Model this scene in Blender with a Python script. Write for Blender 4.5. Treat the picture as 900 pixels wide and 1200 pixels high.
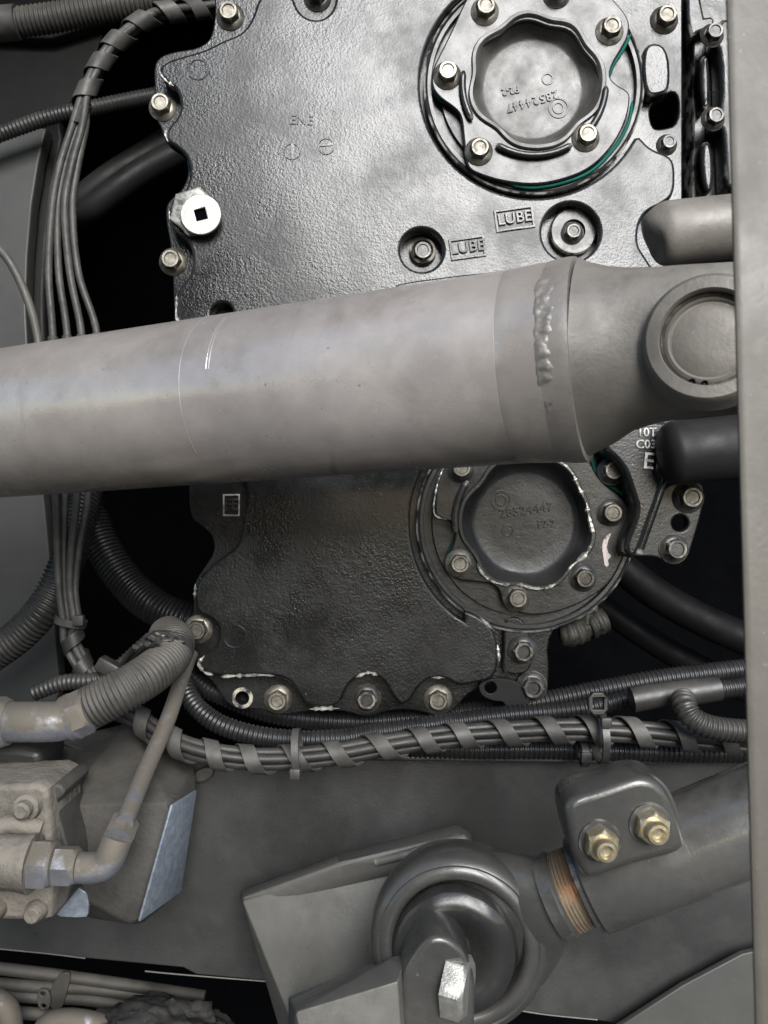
import bpy, bmesh, math, random
from mathutils import Vector, Matrix, noise
random.seed(7)
SC = bpy.context.scene
COL = SC.collection
R = math.radians
for o in list(bpy.data.objects):
    bpy.data.objects.remove(o)

# ------------------------------------------------------------------ camera, sky, sun, exposure
F, CX, CY, CAMZ = 965.0, 450.0, 600.0, 1.0
cam = bpy.data.cameras.new("camera")
cam.sensor_fit = 'HORIZONTAL'; cam.sensor_width = 36.0; cam.lens = 36.0 * F / 900.0
cam.clip_start = 0.02; cam.clip_end = 500
cam_o = bpy.data.objects.new("camera", cam); COL.objects.link(cam_o)
cam_o.location = (0, 0, CAMZ); cam_o.rotation_euler = (R(90), 0, 0)
SC.camera = cam_o
cam.dof.use_dof = True; cam.dof.focus_distance = 0.62; cam.dof.aperture_fstop = 26

SUN_EL, SUN_AZ = 27.0, 11.0          # degrees; azimuth measured from behind the camera towards +X
world = bpy.data.worlds.new("World"); SC.world = world; world.use_nodes = True
wn = world.node_tree
sky = wn.nodes.new('ShaderNodeTexSky'); sky.sky_type = 'NISHITA'; sky.sun_disc = False
sky.sun_elevation = R(SUN_EL); sky.sun_rotation = R(180 - SUN_AZ)
sky.air_density = 1.0; sky.dust_density = 0.4; sky.ozone_density = 1.0
wn.links.new(sky.outputs[0], wn.nodes['Background'].inputs[0])
wn.nodes['Background'].inputs[1].default_value = 0.08
sun = bpy.data.lights.new("sun", 'SUN'); sun.energy = 2.35; sun.angle = R(34); sun.color = (1.0, 0.985, 0.965)
sun_o = bpy.data.objects.new("sun", sun); COL.objects.link(sun_o)
sd = Vector((math.sin(R(SUN_AZ)) * math.cos(R(SUN_EL)), -math.cos(R(SUN_AZ)) * math.cos(R(SUN_EL)), math.sin(R(SUN_EL))))
sun_o.rotation_euler = (-sd).to_track_quat('-Z', 'Y').to_euler()
SC.view_settings.view_transform = 'Standard'; SC.view_settings.look = 'None'
SC.view_settings.exposure = 1.42; SC.view_settings.gamma = 1.0
SC.view_settings.use_curve_mapping = False

# ------------------------------------------------------------------ helpers
def W(px, py, d):
    return Vector(((px - CX) * d / F, d, CAMZ - (py - CY) * d / F))

def S(px, d):
    return px * d / F

def tag(o, label=None, cat=None, group=None, kind=None):
    if label: o['label'] = label
    if cat: o['category'] = cat
    if group: o['group'] = group
    if kind: o['kind'] = kind
    return o

def wloc(o):
    v = Vector((0, 0, 0))
    while o is not None:
        v += o.location; o = o.parent
    return v

def thing(name, label, cat, loc, group=None):
    o = bpy.data.objects.new(name, None); COL.objects.link(o)
    o.location = loc; o.empty_display_size = 0.02
    return tag(o, label, cat, group)

def finish(me, mat, angle=38, flat=False):
    for p in me.polygons: p.use_smooth = True
    try: me.set_sharp_from_angle(angle=R(angle))
    except Exception: pass
    if flat:
        n = me.polygons; cnt = {}
        for p in n:
            f = abs(p.normal.y) > 0.9995
            for ek in p.edge_keys: cnt.setdefault(ek, []).append(f)
        att = me.attributes.get('sharp_edge') or me.attributes.new('sharp_edge', 'BOOLEAN', 'EDGE')
        for ed in me.edges:
            c = cnt.get(tuple(sorted(ed.vertices)), [])
            if len(c) == 2 and c[0] != c[1]: att.data[ed.index].value = True
    me.materials.clear()
    if mat: me.materials.append(mat)

def link(name, me, mat, parent=None, angle=38, flat=False):
    """mesh given in world coordinates -> one object"""
    me.name = name
    finish(me, mat, angle, flat)
    o = bpy.data.objects.new(name, me); COL.objects.link(o)
    if parent is not None:
        me.transform(Matrix.Translation(-wloc(parent))); o.parent = parent
    else:
        lo = [min(v.co[i] for v in me.vertices) for i in range(3)]
        hi = [max(v.co[i] for v in me.vertices) for i in range(3)]
        c = Vector([(a + b) / 2 for a, b in zip(lo, hi)]); c.z = lo[2]
        me.transform(Matrix.Translation(-c)); o.location = c
    return o

def bmlink(name, bm, mat, parent=None, angle=38):
    me = bpy.data.meshes.new(name)
    bmesh.ops.recalc_face_normals(bm, faces=bm.faces[:])
    bm.to_mesh(me); bm.free()
    return link(name, me, mat, parent, angle)

def inst(name, me, pos, parent, roll=0.0, scale=1.0, rot=None):
    o = bpy.data.objects.new(name, me); COL.objects.link(o)
    o.parent = parent
    o.location = Vector(pos) - (wloc(parent) if parent else Vector((0, 0, 0)))
    o.rotation_euler = rot if rot is not None else (0, roll, 0)
    o.scale = (scale,) * 3
    return o

def catmull(P, closed=False, n=6):
    out = []
    N = len(P)
    rng = range(N) if closed else range(N - 1)
    for i in rng:
        if closed:
            p0, p1, p2, p3 = P[(i - 1) % N], P[i], P[(i + 1) % N], P[(i + 2) % N]
        else:
            p0, p1, p2, p3 = P[max(i - 1, 0)], P[i], P[i + 1], P[min(i + 2, N - 1)]
        for k in range(n):
            t = k / n
            out.append(tuple(0.5 * ((2 * b) + (-a + c) * t + (2 * a - 5 * b + 4 * c - d) * t * t + (-a + 3 * b - 3 * c + d) * t ** 3)
                             for a, b, c, d in zip(p0, p1, p2, p3)))
    if not closed: out.append(tuple(P[-1]))
    return out

def chaikin(P, it=2, q=0.25):
    for _ in range(it):
        out = []
        n = len(P)
        for i in range(n):
            a, b = P[i], P[(i + 1) % n]
            out.append(tuple(x * (1 - q) + y * q for x, y in zip(a, b)))
            out.append(tuple(x * q + y * (1 - q) for x, y in zip(a, b)))
        P = out
    return P

def chaikin_open(P, it=2, q=0.25):
    a, b = P[0], P[-1]
    for _ in range(it):
        out = [P[0]]
        for u_, v_ in zip(P, P[1:]):
            out.append(tuple(x * (1 - q) + y * q for x, y in zip(u_, v_)))
            out.append(tuple(x * q + y * (1 - q) for x, y in zip(u_, v_)))
        out.append(P[-1]); P = out
    return P

def circ(cx, cy, r, n=40, a0=0, a1=360):
    full = abs(a1 - a0) >= 360
    m = n if full else n + 1
    return [(cx + r * math.cos(R(a0 + (a1 - a0) * k / n)), cy + r * math.sin(R(a0 + (a1 - a0) * k / n))) for k in range(m)]

def plate_mesh(polys, d, thick, bevel=0.001, res=2):
    """2D outlines (pixels on the plane at distance d, first = outer, rest = holes) -> solid slab whose front face is at d"""
    cu = bpy.data.curves.new("tmp", 'CURVE'); cu.dimensions = '2D'; cu.fill_mode = 'BOTH'
    for P in polys:
        sp = cu.splines.new('POLY'); sp.points.add(len(P) - 1); sp.use_cyclic_u = True
        for q, (x, y) in zip(sp.points, P):
            q.co = ((x - CX) * d / F, -(y - CY) * d / F, 0, 1)
    cu.bevel_depth = bevel; cu.offset = -bevel; cu.bevel_resolution = res
    cu.extrude = max(thick / 2 - bevel, 0.0)
    o = bpy.data.objects.new("tmp", cu); COL.objects.link(o)
    dg = bpy.context.evaluated_depsgraph_get(); dg.update()
    me = bpy.data.meshes.new_from_object(o.evaluated_get(dg))
    bpy.data.objects.remove(o); bpy.data.curves.remove(cu)
    me.transform(Matrix.Translation((0, d + thick / 2, CAMZ)) @ Matrix.Rotation(R(90), 4, 'X'))
    bm = bmesh.new(); bm.from_mesh(me)
    bmesh.ops.remove_doubles(bm, verts=bm.verts[:], dist=1e-6)
    bmesh.ops.recalc_face_normals(bm, faces=bm.faces[:])
    bm.to_mesh(me); bm.free()
    return me

def plate(name, polys, d, thick, mat, parent=None, bevel=0.001, res=2):
    return link(name, plate_mesh(polys, d, thick, bevel, res), mat, parent, 38, True)

def text(name, body, px, py, d, h_px, mat, parent, ang=0, ext=0.0006, spacing=1.0, bev=0.0002, flipx=False):
    cu = bpy.data.curves.new("tmp", 'FONT'); cu.body = body
    cu.size = S(h_px, d) / 0.70; cu.extrude = ext; cu.bevel_depth = bev
    cu.align_x = 'CENTER'; cu.align_y = 'CENTER'; cu.space_character = spacing; cu.resolution_u = 3
    o = bpy.data.objects.new("tmp", cu); COL.objects.link(o)
    dg = bpy.context.evaluated_depsgraph_get(); dg.update()
    me = bpy.data.meshes.new_from_object(o.evaluated_get(dg))
    bpy.data.objects.remove(o); bpy.data.curves.remove(cu)
    me.transform(Matrix.Translation(W(px, py, d)) @ Matrix.Rotation(R(90), 4, 'X') @ Matrix.Rotation(R(ang), 4, 'Z'))
    return link(name, me, mat, parent)

def frames(pts, step):
    dense = catmull([tuple(p) for p in pts], n=24)
    dense = [Vector(p) for p in dense]
    acc = [0.0]
    for a, b in zip(dense, dense[1:]): acc.append(acc[-1] + (b - a).length)
    L = acc[-1]; n = max(2, int(L / step))
    out = []; j = 0
    for k in range(n + 1):
        s = L * k / n
        while j < len(acc) - 2 and acc[j + 1] < s: j += 1
        t = (s - acc[j]) / max(acc[j + 1] - acc[j], 1e-9)
        out.append(dense[j].lerp(dense[j + 1], t))
    T = []
    for k in range(n + 1):
        a = out[max(k - 1, 0)]; b = out[min(k + 1, n)]
        T.append((b - a).normalized())
    N = T[0].cross(Vector((0, 1, 0)))
    if N.length < 1e-4: N = T[0].cross(Vector((0, 0, 1)))
    N.normalize(); fr = []
    for k in range(n + 1):
        N = (N - T[k] * N.dot(T[k])).normalized()
        fr.append((out[k], T[k], N, T[k].cross(N), L * k / n))
    return fr, L

def sweep(bm, pts, rad, step=0.003, sides=16, caps=True, off=None):
    fr, L = frames(pts, step)
    rings = []
    for (p, t, n, b, s) in fr:
        r = rad(s, L) if callable(rad) else rad
        c = p
        if off:
            oa, orr, tw = off
            a = oa + tw * s
            c = p + (n * math.cos(a) + b * math.sin(a)) * orr
        rings.append([bm.verts.new(c + (n * math.cos(2 * math.pi * k / sides) + b * math.sin(2 * math.pi * k / sides)) * r) for k in range(sides)])
    for A, B in zip(rings, rings[1:]):
        for k in range(sides):
            bm.faces.new((A[k], A[(k + 1) % sides], B[(k + 1) % sides], B[k]))
    if caps:
        bm.faces.new(rings[0][::-1]); bm.faces.new(rings[-1])

def PP(L):
    return [W(*p) for p in L]

def tube(name, pts, r, mat, parent=None, step=0.004, sides=16, off=None, caps=True, angle=50):
    bm = bmesh.new(); sweep(bm, pts, r, step, sides, caps, off)
    return bmlink(name, bm, mat, parent, angle)

def corr(r, pitch=0.0036, amp=0.055):
    def f(s, L):
        w = math.tanh(3.0 * math.sin(2 * math.pi * s / pitch)) if pitch else 0
        return r * (1 + amp * w)
    return f

def hose(name, px, r_px, mat, parent=None, pitch=0.0036, amp=0.06, sides=20):
    pts = PP(px); d = sum(p[2] for p in px) / len(px)
    return tube(name, pts, corr(S(r_px, d), pitch, amp), mat, parent, step=pitch / 6, sides=sides, angle=60)

def axis_matrix(pos, ax):
    ax = Vector(ax).normalized()
    q = Vector((0, 0, 1)).rotation_difference(ax)
    return Matrix.Translation(pos) @ q.to_matrix().to_4x4()

def lathe_bm(prof, n=48, closed_ends=True):
    """prof = [(r, h)...] round local Z"""
    bm = bmesh.new(); rings = []
    for r, h in prof:
        if r < 1e-7: rings.append([bm.verts.new((0, 0, h))])
        else: rings.append([bm.verts.new((r * math.cos(2 * math.pi * k / n), r * math.sin(2 * math.pi * k / n), h)) for k in range(n)])
    for A, B in zip(rings, rings[1:]):
        for k in range(n):
            a, b = A[k % len(A)], A[(k + 1) % len(A)]
            c, e = B[(k + 1) % len(B)], B[k % len(B)]
            f = []
            for v in (a, b, c, e):
                if v not in f: f.append(v)
            if len(f) > 2: bm.faces.new(f)
    if closed_ends:
        for A in (rings[0], rings[-1]):
            if len(A) > 1: bm.faces.new(A)
    return bm

def lathe(name, prof, pos, ax, mat, parent=None, n=48, angle=30, cap=True):
    bm = lathe_bm(prof, n, cap); bm.transform(axis_matrix(pos, ax))
    return bmlink(name, bm, mat, parent, angle)

def hexnut_bm(r, h, hole=0.0, dish=0.0, cham=0.12):
    """hexagonal prism, chamfered front, along +Z from 0 to h, corner radius r"""
    bm = bmesh.new()
    def ring(rr, z, blend=0.0, n=36):
        vs = []
        for k in range(n):
            a = 2 * math.pi * k / n
            m = (a % (math.pi / 3)) - math.pi / 6
            hx = rr * math.cos(math.pi / 6) / math.cos(m)
            rad = hx * (1 - blend) + rr * math.cos(math.pi / 6) * blend
            vs.append(bm.verts.new((rad * math.cos(a), rad * math.sin(a), z)))
        return vs
    rs = [ring(r, 0), ring(r, h * (1 - cham * 1.6)), ring(r * 0.985, h * (1 - cham * .8), 0.55), ring(r * 0.93, h, 1.0)]
    if hole: rs += [ring(hole, h * 0.99, 1.0), ring(hole * .9, h * 0.55, 1.0)]
    elif dish: rs += [ring(r * .70, h, 1.0), ring(r * .62, h - dish, 1.0)]
    for A, B in zip(rs, rs[1:]):
        for k in range(36): bm.faces.new((A[k], A[(k + 1) % 36], B[(k + 1) % 36], B[k]))
    bm.faces.new(rs[0][::-1]); bm.faces.new(rs[-1])
    return bm

# ------------------------------------------------------------------ materials
def mat(name, col, rough=0.5, metal=0.0, col2=None, ns=18.0, lo=0.42, hi=0.62, dust=0.0, dcol=(0.25, 0.21, 0.17),
        film=0.0, bump=0.15, bs=350.0, bump2=0.0, bs2=60.0, wear=0.0, wcol=(0.55, 0.53, 0.48), wthr=0.56,
        specks=0.0, scol=(0.6, 0.58, 0.54), spec=0.5, coat=0.0, rvar=0.12, stretch=None, col3=None, dz=(-0.25, 0.75), patchy=0.0, objvar=0.0, stain=None, rust=0.0, streak=None):
    m = bpy.data.materials.new(name); m.use_nodes = True
    nt = m.node_tree; N = nt.nodes; L = nt.links
    bs_ = N['Principled BSDF']
    tc = N.new('ShaderNodeTexCoord'); oi = N.new('ShaderNodeObjectInfo')
    mul = N.new('ShaderNodeVectorMath'); mul.operation = 'SCALE'; mul.inputs[0].default_value = (7.3, 3.1, 5.7)
    L.new(oi.outputs['Random'], mul.inputs['Scale'])
    add = N.new('ShaderNodeVectorMath'); add.operation = 'ADD'
    L.new(tc.outputs['Object'], add.inputs[0]); L.new(mul.outputs[0], add.inputs[1])
    vec = add.outputs[0]
    if stretch:
        mp = N.new('ShaderNodeMapping'); mp.inputs['Rotation'].default_value = (0, 0, R(-21.8)); mp.inputs['Scale'].default_value = stretch
        L.new(vec, mp.inputs[0]); vec_s = mp.outputs[0]
    else: vec_s = vec
    def noi(scale, detail=5, v=None, rough_=0.6):
        n = N.new('ShaderNodeTexNoise'); n.inputs['Scale'].default_value = scale; n.inputs['Detail'].default_value = detail
        n.inputs['Roughness'].default_value = rough_
        L.new(v or vec, n.inputs['Vector']); return n.outputs['Fac']
    def rng(fac, a, b, c=0.0, d=1.0):
        r = N.new('ShaderNodeMapRange'); r.inputs[1].default_value = a; r.inputs[2].default_value = b
        r.inputs[3].default_value = c; r.inputs[4].default_value = d; L.new(fac, r.inputs[0]); return r.outputs[0]
    def mix(fac, a, b):
        x = N.new('ShaderNodeMix'); x.data_type = 'RGBA'
        if isinstance(fac, float): x.inputs[0].default_value = fac
        else: L.new(fac, x.inputs[0])
        for i, v in ((6, a), (7, b)):
            if isinstance(v, tuple): x.inputs[i].default_value = (*v, 1)
            else: L.new(v, x.inputs[i])
        return x.outputs[2]
    def math_(op, a, b):
        x = N.new('ShaderNodeMath'); x.operation = op; x.use_clamp = True
        for i, v in enumerate((a, b)):
            if isinstance(v, (int, float)): x.inputs[i].default_value = v
            else: L.new(v, x.inputs[i])
        return x.outputs[0]
    c = col2 or tuple(min(1, v * 1.35) for v in col)
    cur = mix(rng(noi(ns, 8, vec_s), lo, hi), tuple(col), tuple(c))
    if col3: cur = mix(rng(noi(ns * 0.43, 6, vec_s), 0.5, 0.68), cur, tuple(col3))
    fine = noi(ns * 9, 6, vec_s)
    cur = mix(math_('MULTIPLY', rng(fine, 0.35, 0.75), 0.3), cur, tuple(v * 0.55 for v in col))
    dustf = None
    if dust or film:
        geo = N.new('ShaderNodeNewGeometry'); sx = N.new('ShaderNodeSeparateXYZ'); L.new(geo.outputs['Normal'], sx.inputs[0])
        up = rng(sx.outputs['Z'], dz[0], dz[1])
        nn = rng(noi(40, 7), 0.25, 0.6)
        dustf = math_('ADD', math_('MULTIPLY', math_('MULTIPLY', up, nn), dust), math_('MULTIPLY', rng(noi(11, 9, None, 0.7), 0.3, 0.7, 0.35, 1.0), film))
        cur = mix(dustf, cur, tuple(dcol))
    if wear:
        geo2 = N.new('ShaderNodeNewGeometry')
        w = math_('MULTIPLY', rng(geo2.outputs['Pointiness'], wthr, wthr + 0.06), rng(noi(70, 6), 0.45, 0.6))
        w = math_('MULTIPLY', w, wear)
        cur = mix(w, cur, tuple(wcol))
    if stain:
        scol_, ssc, slo, shi, samt = stain
        cur = mix(math_('MULTIPLY', rng(noi(ssc, 10, vec_s, 0.68), slo, shi), samt), cur, tuple(scol_))
    if streak:
        mp2 = N.new('ShaderNodeMapping'); mp2.inputs['Rotation'].default_value = (0, 0, R(21.8)); mp2.inputs['Scale'].default_value = (1.0, .16, .16); L.new(vec, mp2.inputs[0])
        c2_, sc2, l2, h2, a2 = streak
        sk = math_('MULTIPLY', rng(noi(sc2, 8, mp2.outputs[0], .6), l2, h2), rng(noi(9, 3), .48, .6))
        cur = mix(math_('MULTIPLY', sk, a2), cur, tuple(c2_))
    if rust:
        rs_ = math_('MULTIPLY', rng(noi(260, 3), 0.68, 0.74), rng(noi(16, 5), 0.5, 0.62))
        cur = mix(math_('MULTIPLY', rs_, rust), cur, (0.11, 0.055, 0.03))
    if objvar:
        hv = N.new('ShaderNodeHueSaturation'); L.new(cur, hv.inputs['Color']); L.new(rng(oi.outputs['Random'], 0, 1, 1 - objvar, 1 + objvar * .6), hv.inputs['Value']); cur = hv.outputs[0]
    if specks:
        sp = rng(noi(420, 2), 0.74, 0.78)
        cur = mix(math_('MULTIPLY', sp, specks), cur, tuple(scol))
    L.new(cur, bs_.inputs['Base Color'])
    rr = rng(noi(ns * 2.3, 6, vec_s), 0.3, 0.7, max(0.03, rough - rvar), min(1, rough + rvar))
    if dustf is not None:
        mxr = N.new('ShaderNodeMix'); L.new(dustf, mxr.inputs[0]); L.new(rr, mxr.inputs[2]); mxr.inputs[3].default_value = 0.8; rr = mxr.outputs[0]
    if patchy:
        ra_ = N.new('ShaderNodeMath'); ra_.operation = 'ADD'; ra_.use_clamp = True
        L.new(rr, ra_.inputs[0]); L.new(rng(noi(13, 7, None, .65), .42, .62, -.06, patchy), ra_.inputs[1]); rr = ra_.outputs[0]
    L.new(rr, bs_.inputs['Roughness'])
    bs_.inputs['Metallic'].default_value = metal
    bs_.inputs['Specular IOR Level'].default_value = spec
    bs_.inputs['Coat Weight'].default_value = coat
    bs_.inputs['Coat Roughness'].default_value = 0.12
    if bump or bump2:
        b1 = N.new('ShaderNodeBump'); b1.inputs['Strength'].default_value = bump; b1.inputs['Distance'].default_value = 0.0006
        L.new(noi(bs, 4), b1.inputs['Height'])
        if bump2:
            b2 = N.new('ShaderNodeBump'); b2.inputs['Strength'].default_value = bump2; b2.inputs['Distance'].default_value = 0.003
            if patchy: L.new(rng(noi(17, 4), .4, .6, bump2 * .25, bump2), b2.inputs['Strength'])
            L.new(noi(bs2, 4), b2.inputs['Height']); L.new(b1.outputs[0], b2.inputs['Normal']); L.new(b2.outputs[0], bs_.inputs['Normal'])
        else: L.new(b1.outputs[0], bs_.inputs['Normal'])
    return m

TAN = (0.235, 0.205, 0.17)
M = {}
M['engine'] = mat("engine_black_paint", (0.0058, 0.0062, 0.0066), 0.20, 0.0, col2=(0.010, 0.0102, 0.0105), ns=14, film=0.006, dust=0.08,
                  dcol=(0.20, 0.19, 0.17), bump=0.38, bs=480, bump2=0.12, bs2=240, patchy=.20, wear=0.9, wthr=0.545, specks=0.5, coat=0.12, spec=.40, rvar=.08)
M['engine_smooth'] = mat("cap_black_paint", (0.009, 0.0095, 0.010), 0.28, 0.0, col2=(0.017, 0.017, 0.017), ns=20, film=0.015, dust=0.12,
                  dcol=(0.20, 0.19, 0.17), bump=0.25, bs=500, bump2=0.12, bs2=120, wear=1.0, wthr=0.55, specks=0.25, spec=.42, coat=.06)
M['cup'] = mat('cup_black_paint', (0.008, 0.0084, 0.0088), 0.34, 0.0, col2=(0.014, 0.014, 0.014), ns=20, film=0.02, dust=0.12, dcol=(0.20, 0.19, 0.17), bump=0.25, bs=500, bump2=.12, bs2=120, specks=.25, spec=.5)
M['cup_dusty'] = mat('dusty_cup_paint', (0.012, 0.0124, 0.0126), 0.36, 0.0, col2=(0.075, 0.071, 0.064), ns=26, lo=.40, hi=.62, film=0.10, dust=0.2, dcol=(0.20, 0.19, 0.17), bump=0.25, bs=500, bump2=.12, bs2=120, specks=.25, spec=.5)
M['chip'] = mat("bare_chipped_edge", (0.42, 0.41, 0.37), 0.35, 0.4, col2=(0.10, 0.10, 0.09), ns=110, lo=.45, hi=.6, bump=0.5, bs=500)
M['teal'] = mat("teal_sealant", (0.002, 0.075, 0.056), 0.55, 0.0, bump=0.2, spec=.15)
M['bolt'] = mat("worn_bolt_steel", (0.15, 0.138, 0.115), 0.44, 0.7, col2=(0.26, 0.24, 0.20), ns=150, dust=0.15, dcol=(.26, .235, .2), bump=0.3, bs=900,
                wear=0.8, wthr=.55, wcol=(.6, .57, .5), col3=(0.06, 0.054, 0.047), objvar=.55)
M['bolt_dark'] = mat("black_painted_bolt", (0.022, 0.022, 0.022), 0.32, 0.1, col2=(0.045, 0.044, 0.04), ns=120, bump=0.3, bs=800, wear=1.0, wthr=.54, film=.05,
                wcol=(.5, .46, .38))
M['bright'] = mat("bright_plug_metal", (0.34, 0.33, 0.30), 0.42, 0.7, col2=(0.46, 0.45, 0.41), ns=140, bump=0.5, bs=700, rvar=.1)
M['gold'] = mat("yellow_zinc", (0.50, 0.42, 0.26), 0.32, 0.8, col2=(0.58, 0.52, 0.40), ns=160, bump=0.15, bs=900, dust=.1)
M['shaft'] = mat("dusty_shaft_paint", (0.35, 0.316, 0.286), 0.25, 0.42, col2=(0.47, 0.43, 0.40), ns=7, lo=.35, hi=.65, dust=0.30, dcol=(0.34, 0.31, 0.28),
                 bump=0.16, bs=800, specks=0.8, scol=(.6, .57, .54), col3=(0.24, 0.225, 0.235), patchy=.08, bump2=.04, bs2=90,
                 stain=((0.17, 0.145, 0.125), 13, .55, .70, .55), rust=.9, streak=((0.13, 0.115, 0.105), 30, .57, .70, .75))
M['yoke'] = mat("dusty_cast_yoke", (0.145, 0.134, 0.118), 0.42, 0.15, col2=(0.19, 0.176, 0.155), ns=14, dust=0.35, dcol=(0.22, 0.20, 0.175), bump=0.35, bs=420,
                specks=0.3, scol=(.5, .46, .4), patchy=.1, stain=((0.075, 0.068, 0.06), 18, .52, .68, .7), rust=.5, bump2=.08, bs2=120)
M['sleeve'] = mat('dusty_sleeve_paint', (0.28, 0.253, 0.228), 0.28, 0.38, col2=(0.38, 0.35, 0.322), ns=12, dust=.35, dcol=(0.28, 0.255, 0.225), bump=.2, bs=600, specks=.5, scol=(.5, .46, .42), patchy=.14, rust=.8, stain=((0.09, 0.08, 0.07), 14, .54, .70, .6), streak=((0.07, 0.062, 0.055), 26, .58, .70, .6))
M['weld'] = mat("weld_bead_metal", (0.20, 0.185, 0.168), 0.44, 0.3, col2=(0.27, 0.25, 0.226), ns=120, dust=.3, dcol=(.24, .215, .185), bump=0.6, bs=300)
M['rubber'] = mat("dirty_black_plastic", (0.018, 0.0175, 0.017), 0.42, 0.0, col2=(0.028, 0.027, 0.025), ns=40, dust=0.22, dcol=(0.13, 0.12, 0.105), bump=0.2, bs=600, film=.03)
M['rubber_clean'] = mat("black_loom_plastic", (0.011, 0.011, 0.0115), 0.34, 0.0, ns=40, dust=0.08, dcol=(0.12, 0.11, 0.10), bump=0.1, bs=600, film=.01)
M['cable'] = mat("dusty_cable", (0.026, 0.0255, 0.024), 0.5, 0.0, col2=(0.060, 0.057, 0.052), ns=45, dust=0.35, dcol=(0.14, 0.13, 0.112), bump=0.35, bs=500, film=.07)
M['dusty_hose'] = mat("dust_caked_hose", (0.03, 0.0285, 0.026), 0.5, 0.0, col2=(0.05, 0.046, 0.041), ns=60, dust=0.6, dcol=(0.125, 0.113, 0.096), bump=0.35, bs=500, film=.08)
M['dusty_metal'] = mat("dust_caked_fitting", (0.34, 0.36, 0.42), 0.28, 0.75, col2=(0.44, 0.46, 0.53), ns=60, dust=1.6, dcol=(0.21, 0.187, 0.155), bump=0.35, bs=600, bump2=.12, bs2=160, film=.10, dz=(-.5, .05))
M['dust_block'] = mat("dust_caked_block", (0.07, 0.064, 0.056), 0.6, 0.1, col2=(0.12, 0.108, 0.09), ns=30, dust=1.0, dcol=(0.215, 0.19, 0.157), bump=0.7, bs=320, bump2=.8, bs2=110, film=.3, dz=(-.5, .4))
M['cast_box'] = mat("dusty_cast_aluminium", (0.036, 0.034, 0.031), 0.6, 0.1, col2=(0.06, 0.056, 0.05), ns=30, dust=0.35, dcol=(0.12, 0.11, 0.093), bump=0.8, bs=260, film=.10)
M['cast_bare'] = mat("clean_cast_aluminium", (0.22, 0.25, 0.30), 0.42, 0.4, col2=(0.32, 0.355, 0.41), ns=150, bump=0.6, bs=500)
M['plate'] = mat("dusty_dark_chassis_paint", (0.022, 0.0228, 0.0232), 0.34, 0.0, col2=(0.032, 0.0328, 0.0328), ns=7, film=.05, dust=.2, dcol=(0.12, 0.11, 0.095), bump=0.3, bs=420, bump2=.06, bs2=60,
                 specks=.3, scol=(.16, .15, .13), col3=(.02, .02, .02), patchy=.14, stain=((.050, .050, .048), 10, .52, .72, .4), rust=.4)
M['plate_grey'] = mat("grey_panel_paint", (0.046, 0.046, 0.043), 0.5, 0.0, col2=(0.055, 0.054, 0.050), ns=6, film=.06, dcol=(0.12, 0.115, 0.10), bump=0.1, bs=500, specks=.2)
M['bracket'] = mat("grey_bracket_paint", (0.090, 0.089, 0.082), 0.34, 0.0, col2=(0.11, 0.107, 0.097), ns=14, film=.10, dust=.2, dcol=(0.15, 0.138, 0.118), bump=0.2, bs=500, specks=.4, wear=.4, wthr=.55, patchy=.14, stain=((.045, .042, .037), 14, .52, .68, .6), rust=.6)
M['rod'] = mat("satin_black_rod_paint", (0.048, 0.0475, 0.0455), 0.27, 0.3, col2=(0.066, 0.065, 0.061), ns=16, film=.06, dust=.18, dcol=(0.15, 0.14, 0.12), bump=0.18, bs=520, specks=.3, wear=.5, wthr=.56, coat=.3, bump2=.08, bs2=150, patchy=.06)
M['rod_plain'] = mat('satin_black_tube_paint', (0.078, 0.077, 0.073), 0.19, 0.35, col2=(0.10, 0.098, 0.092), ns=16, film=.05, dust=.15, dcol=(0.15, 0.14, 0.12), bump=0.18, bs=520, specks=.2, coat=.35, patchy=.05, stain=((.025, .024, .023), 20, .55, .7, .6))
M['boot'] = mat("shiny_rubber_boot", (0.016, 0.016, 0.016), 0.19, 0.0, ns=20, dust=.10, dcol=(.13, .122, .108), bump=0.12, bs=600, film=.03)
M['thread'] = mat("rusty_thread", (0.34, 0.28, 0.21), 0.34, 0.65, col2=(0.30, 0.155, 0.08), ns=24, lo=.50, hi=.66, bump=.3, bs=600)
M['post'] = mat("dusty_grey_post", (0.080, 0.072, 0.060), 0.5, 0.0, col2=(0.098, 0.089, 0.075), ns=12, film=.12, dcol=(0.17, 0.155, 0.132), bump=0.25, bs=420, specks=.4, scol=(.45,.43,.4), patchy=.1, stain=((.09, .083, .072), 16, .5, .68, .6), rust=.7)
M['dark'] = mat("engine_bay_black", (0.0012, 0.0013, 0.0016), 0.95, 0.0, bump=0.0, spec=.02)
M['darkpipe'] = mat("dark_pipe_paint", (0.009, 0.009, 0.0092), 0.5, 0.0, ns=25, dust=.12, dcol=(.08, .075, .066), bump=0.2, bs=400, film=.04, spec=.2)
M['tanpipe'] = mat("dusty_steel_pipe", (0.055, 0.052, 0.046), 0.5, 0.2, ns=30, dust=.6, dcol=(.16, .145, .122), bump=0.2, bs=500, film=.12)
M['dimpipe'] = mat('shadowed_pipe', (0.0035, 0.0035, 0.0038), 0.6, 0.0, bump=.1, spec=.12)  # near-black colour stands in for the shadow these pipes lie in
M['clump'] = mat("caked_greasy_dirt", (0.010, 0.0095, 0.009), 0.8, 0.0, col2=(0.022, 0.021, 0.019), ns=120, bump=0.9, bs=200)
M['ground'] = mat("dark_asphalt", (0.05, 0.049, 0.046), 0.9, 0.0, ns=4, bump=0.4, bs=90)
M['yellow'] = mat("pale_yellow_paint", (0.42, 0.42, 0.16), 0.5, 0.0, ns=12, bump=.05)
M['white'] = mat("white_paint_mark", (0.55, 0.54, 0.50), 0.5, 0.0, col2=(0.16, 0.155, 0.14), ns=170, lo=.45, hi=.62, bump=.3)
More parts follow.
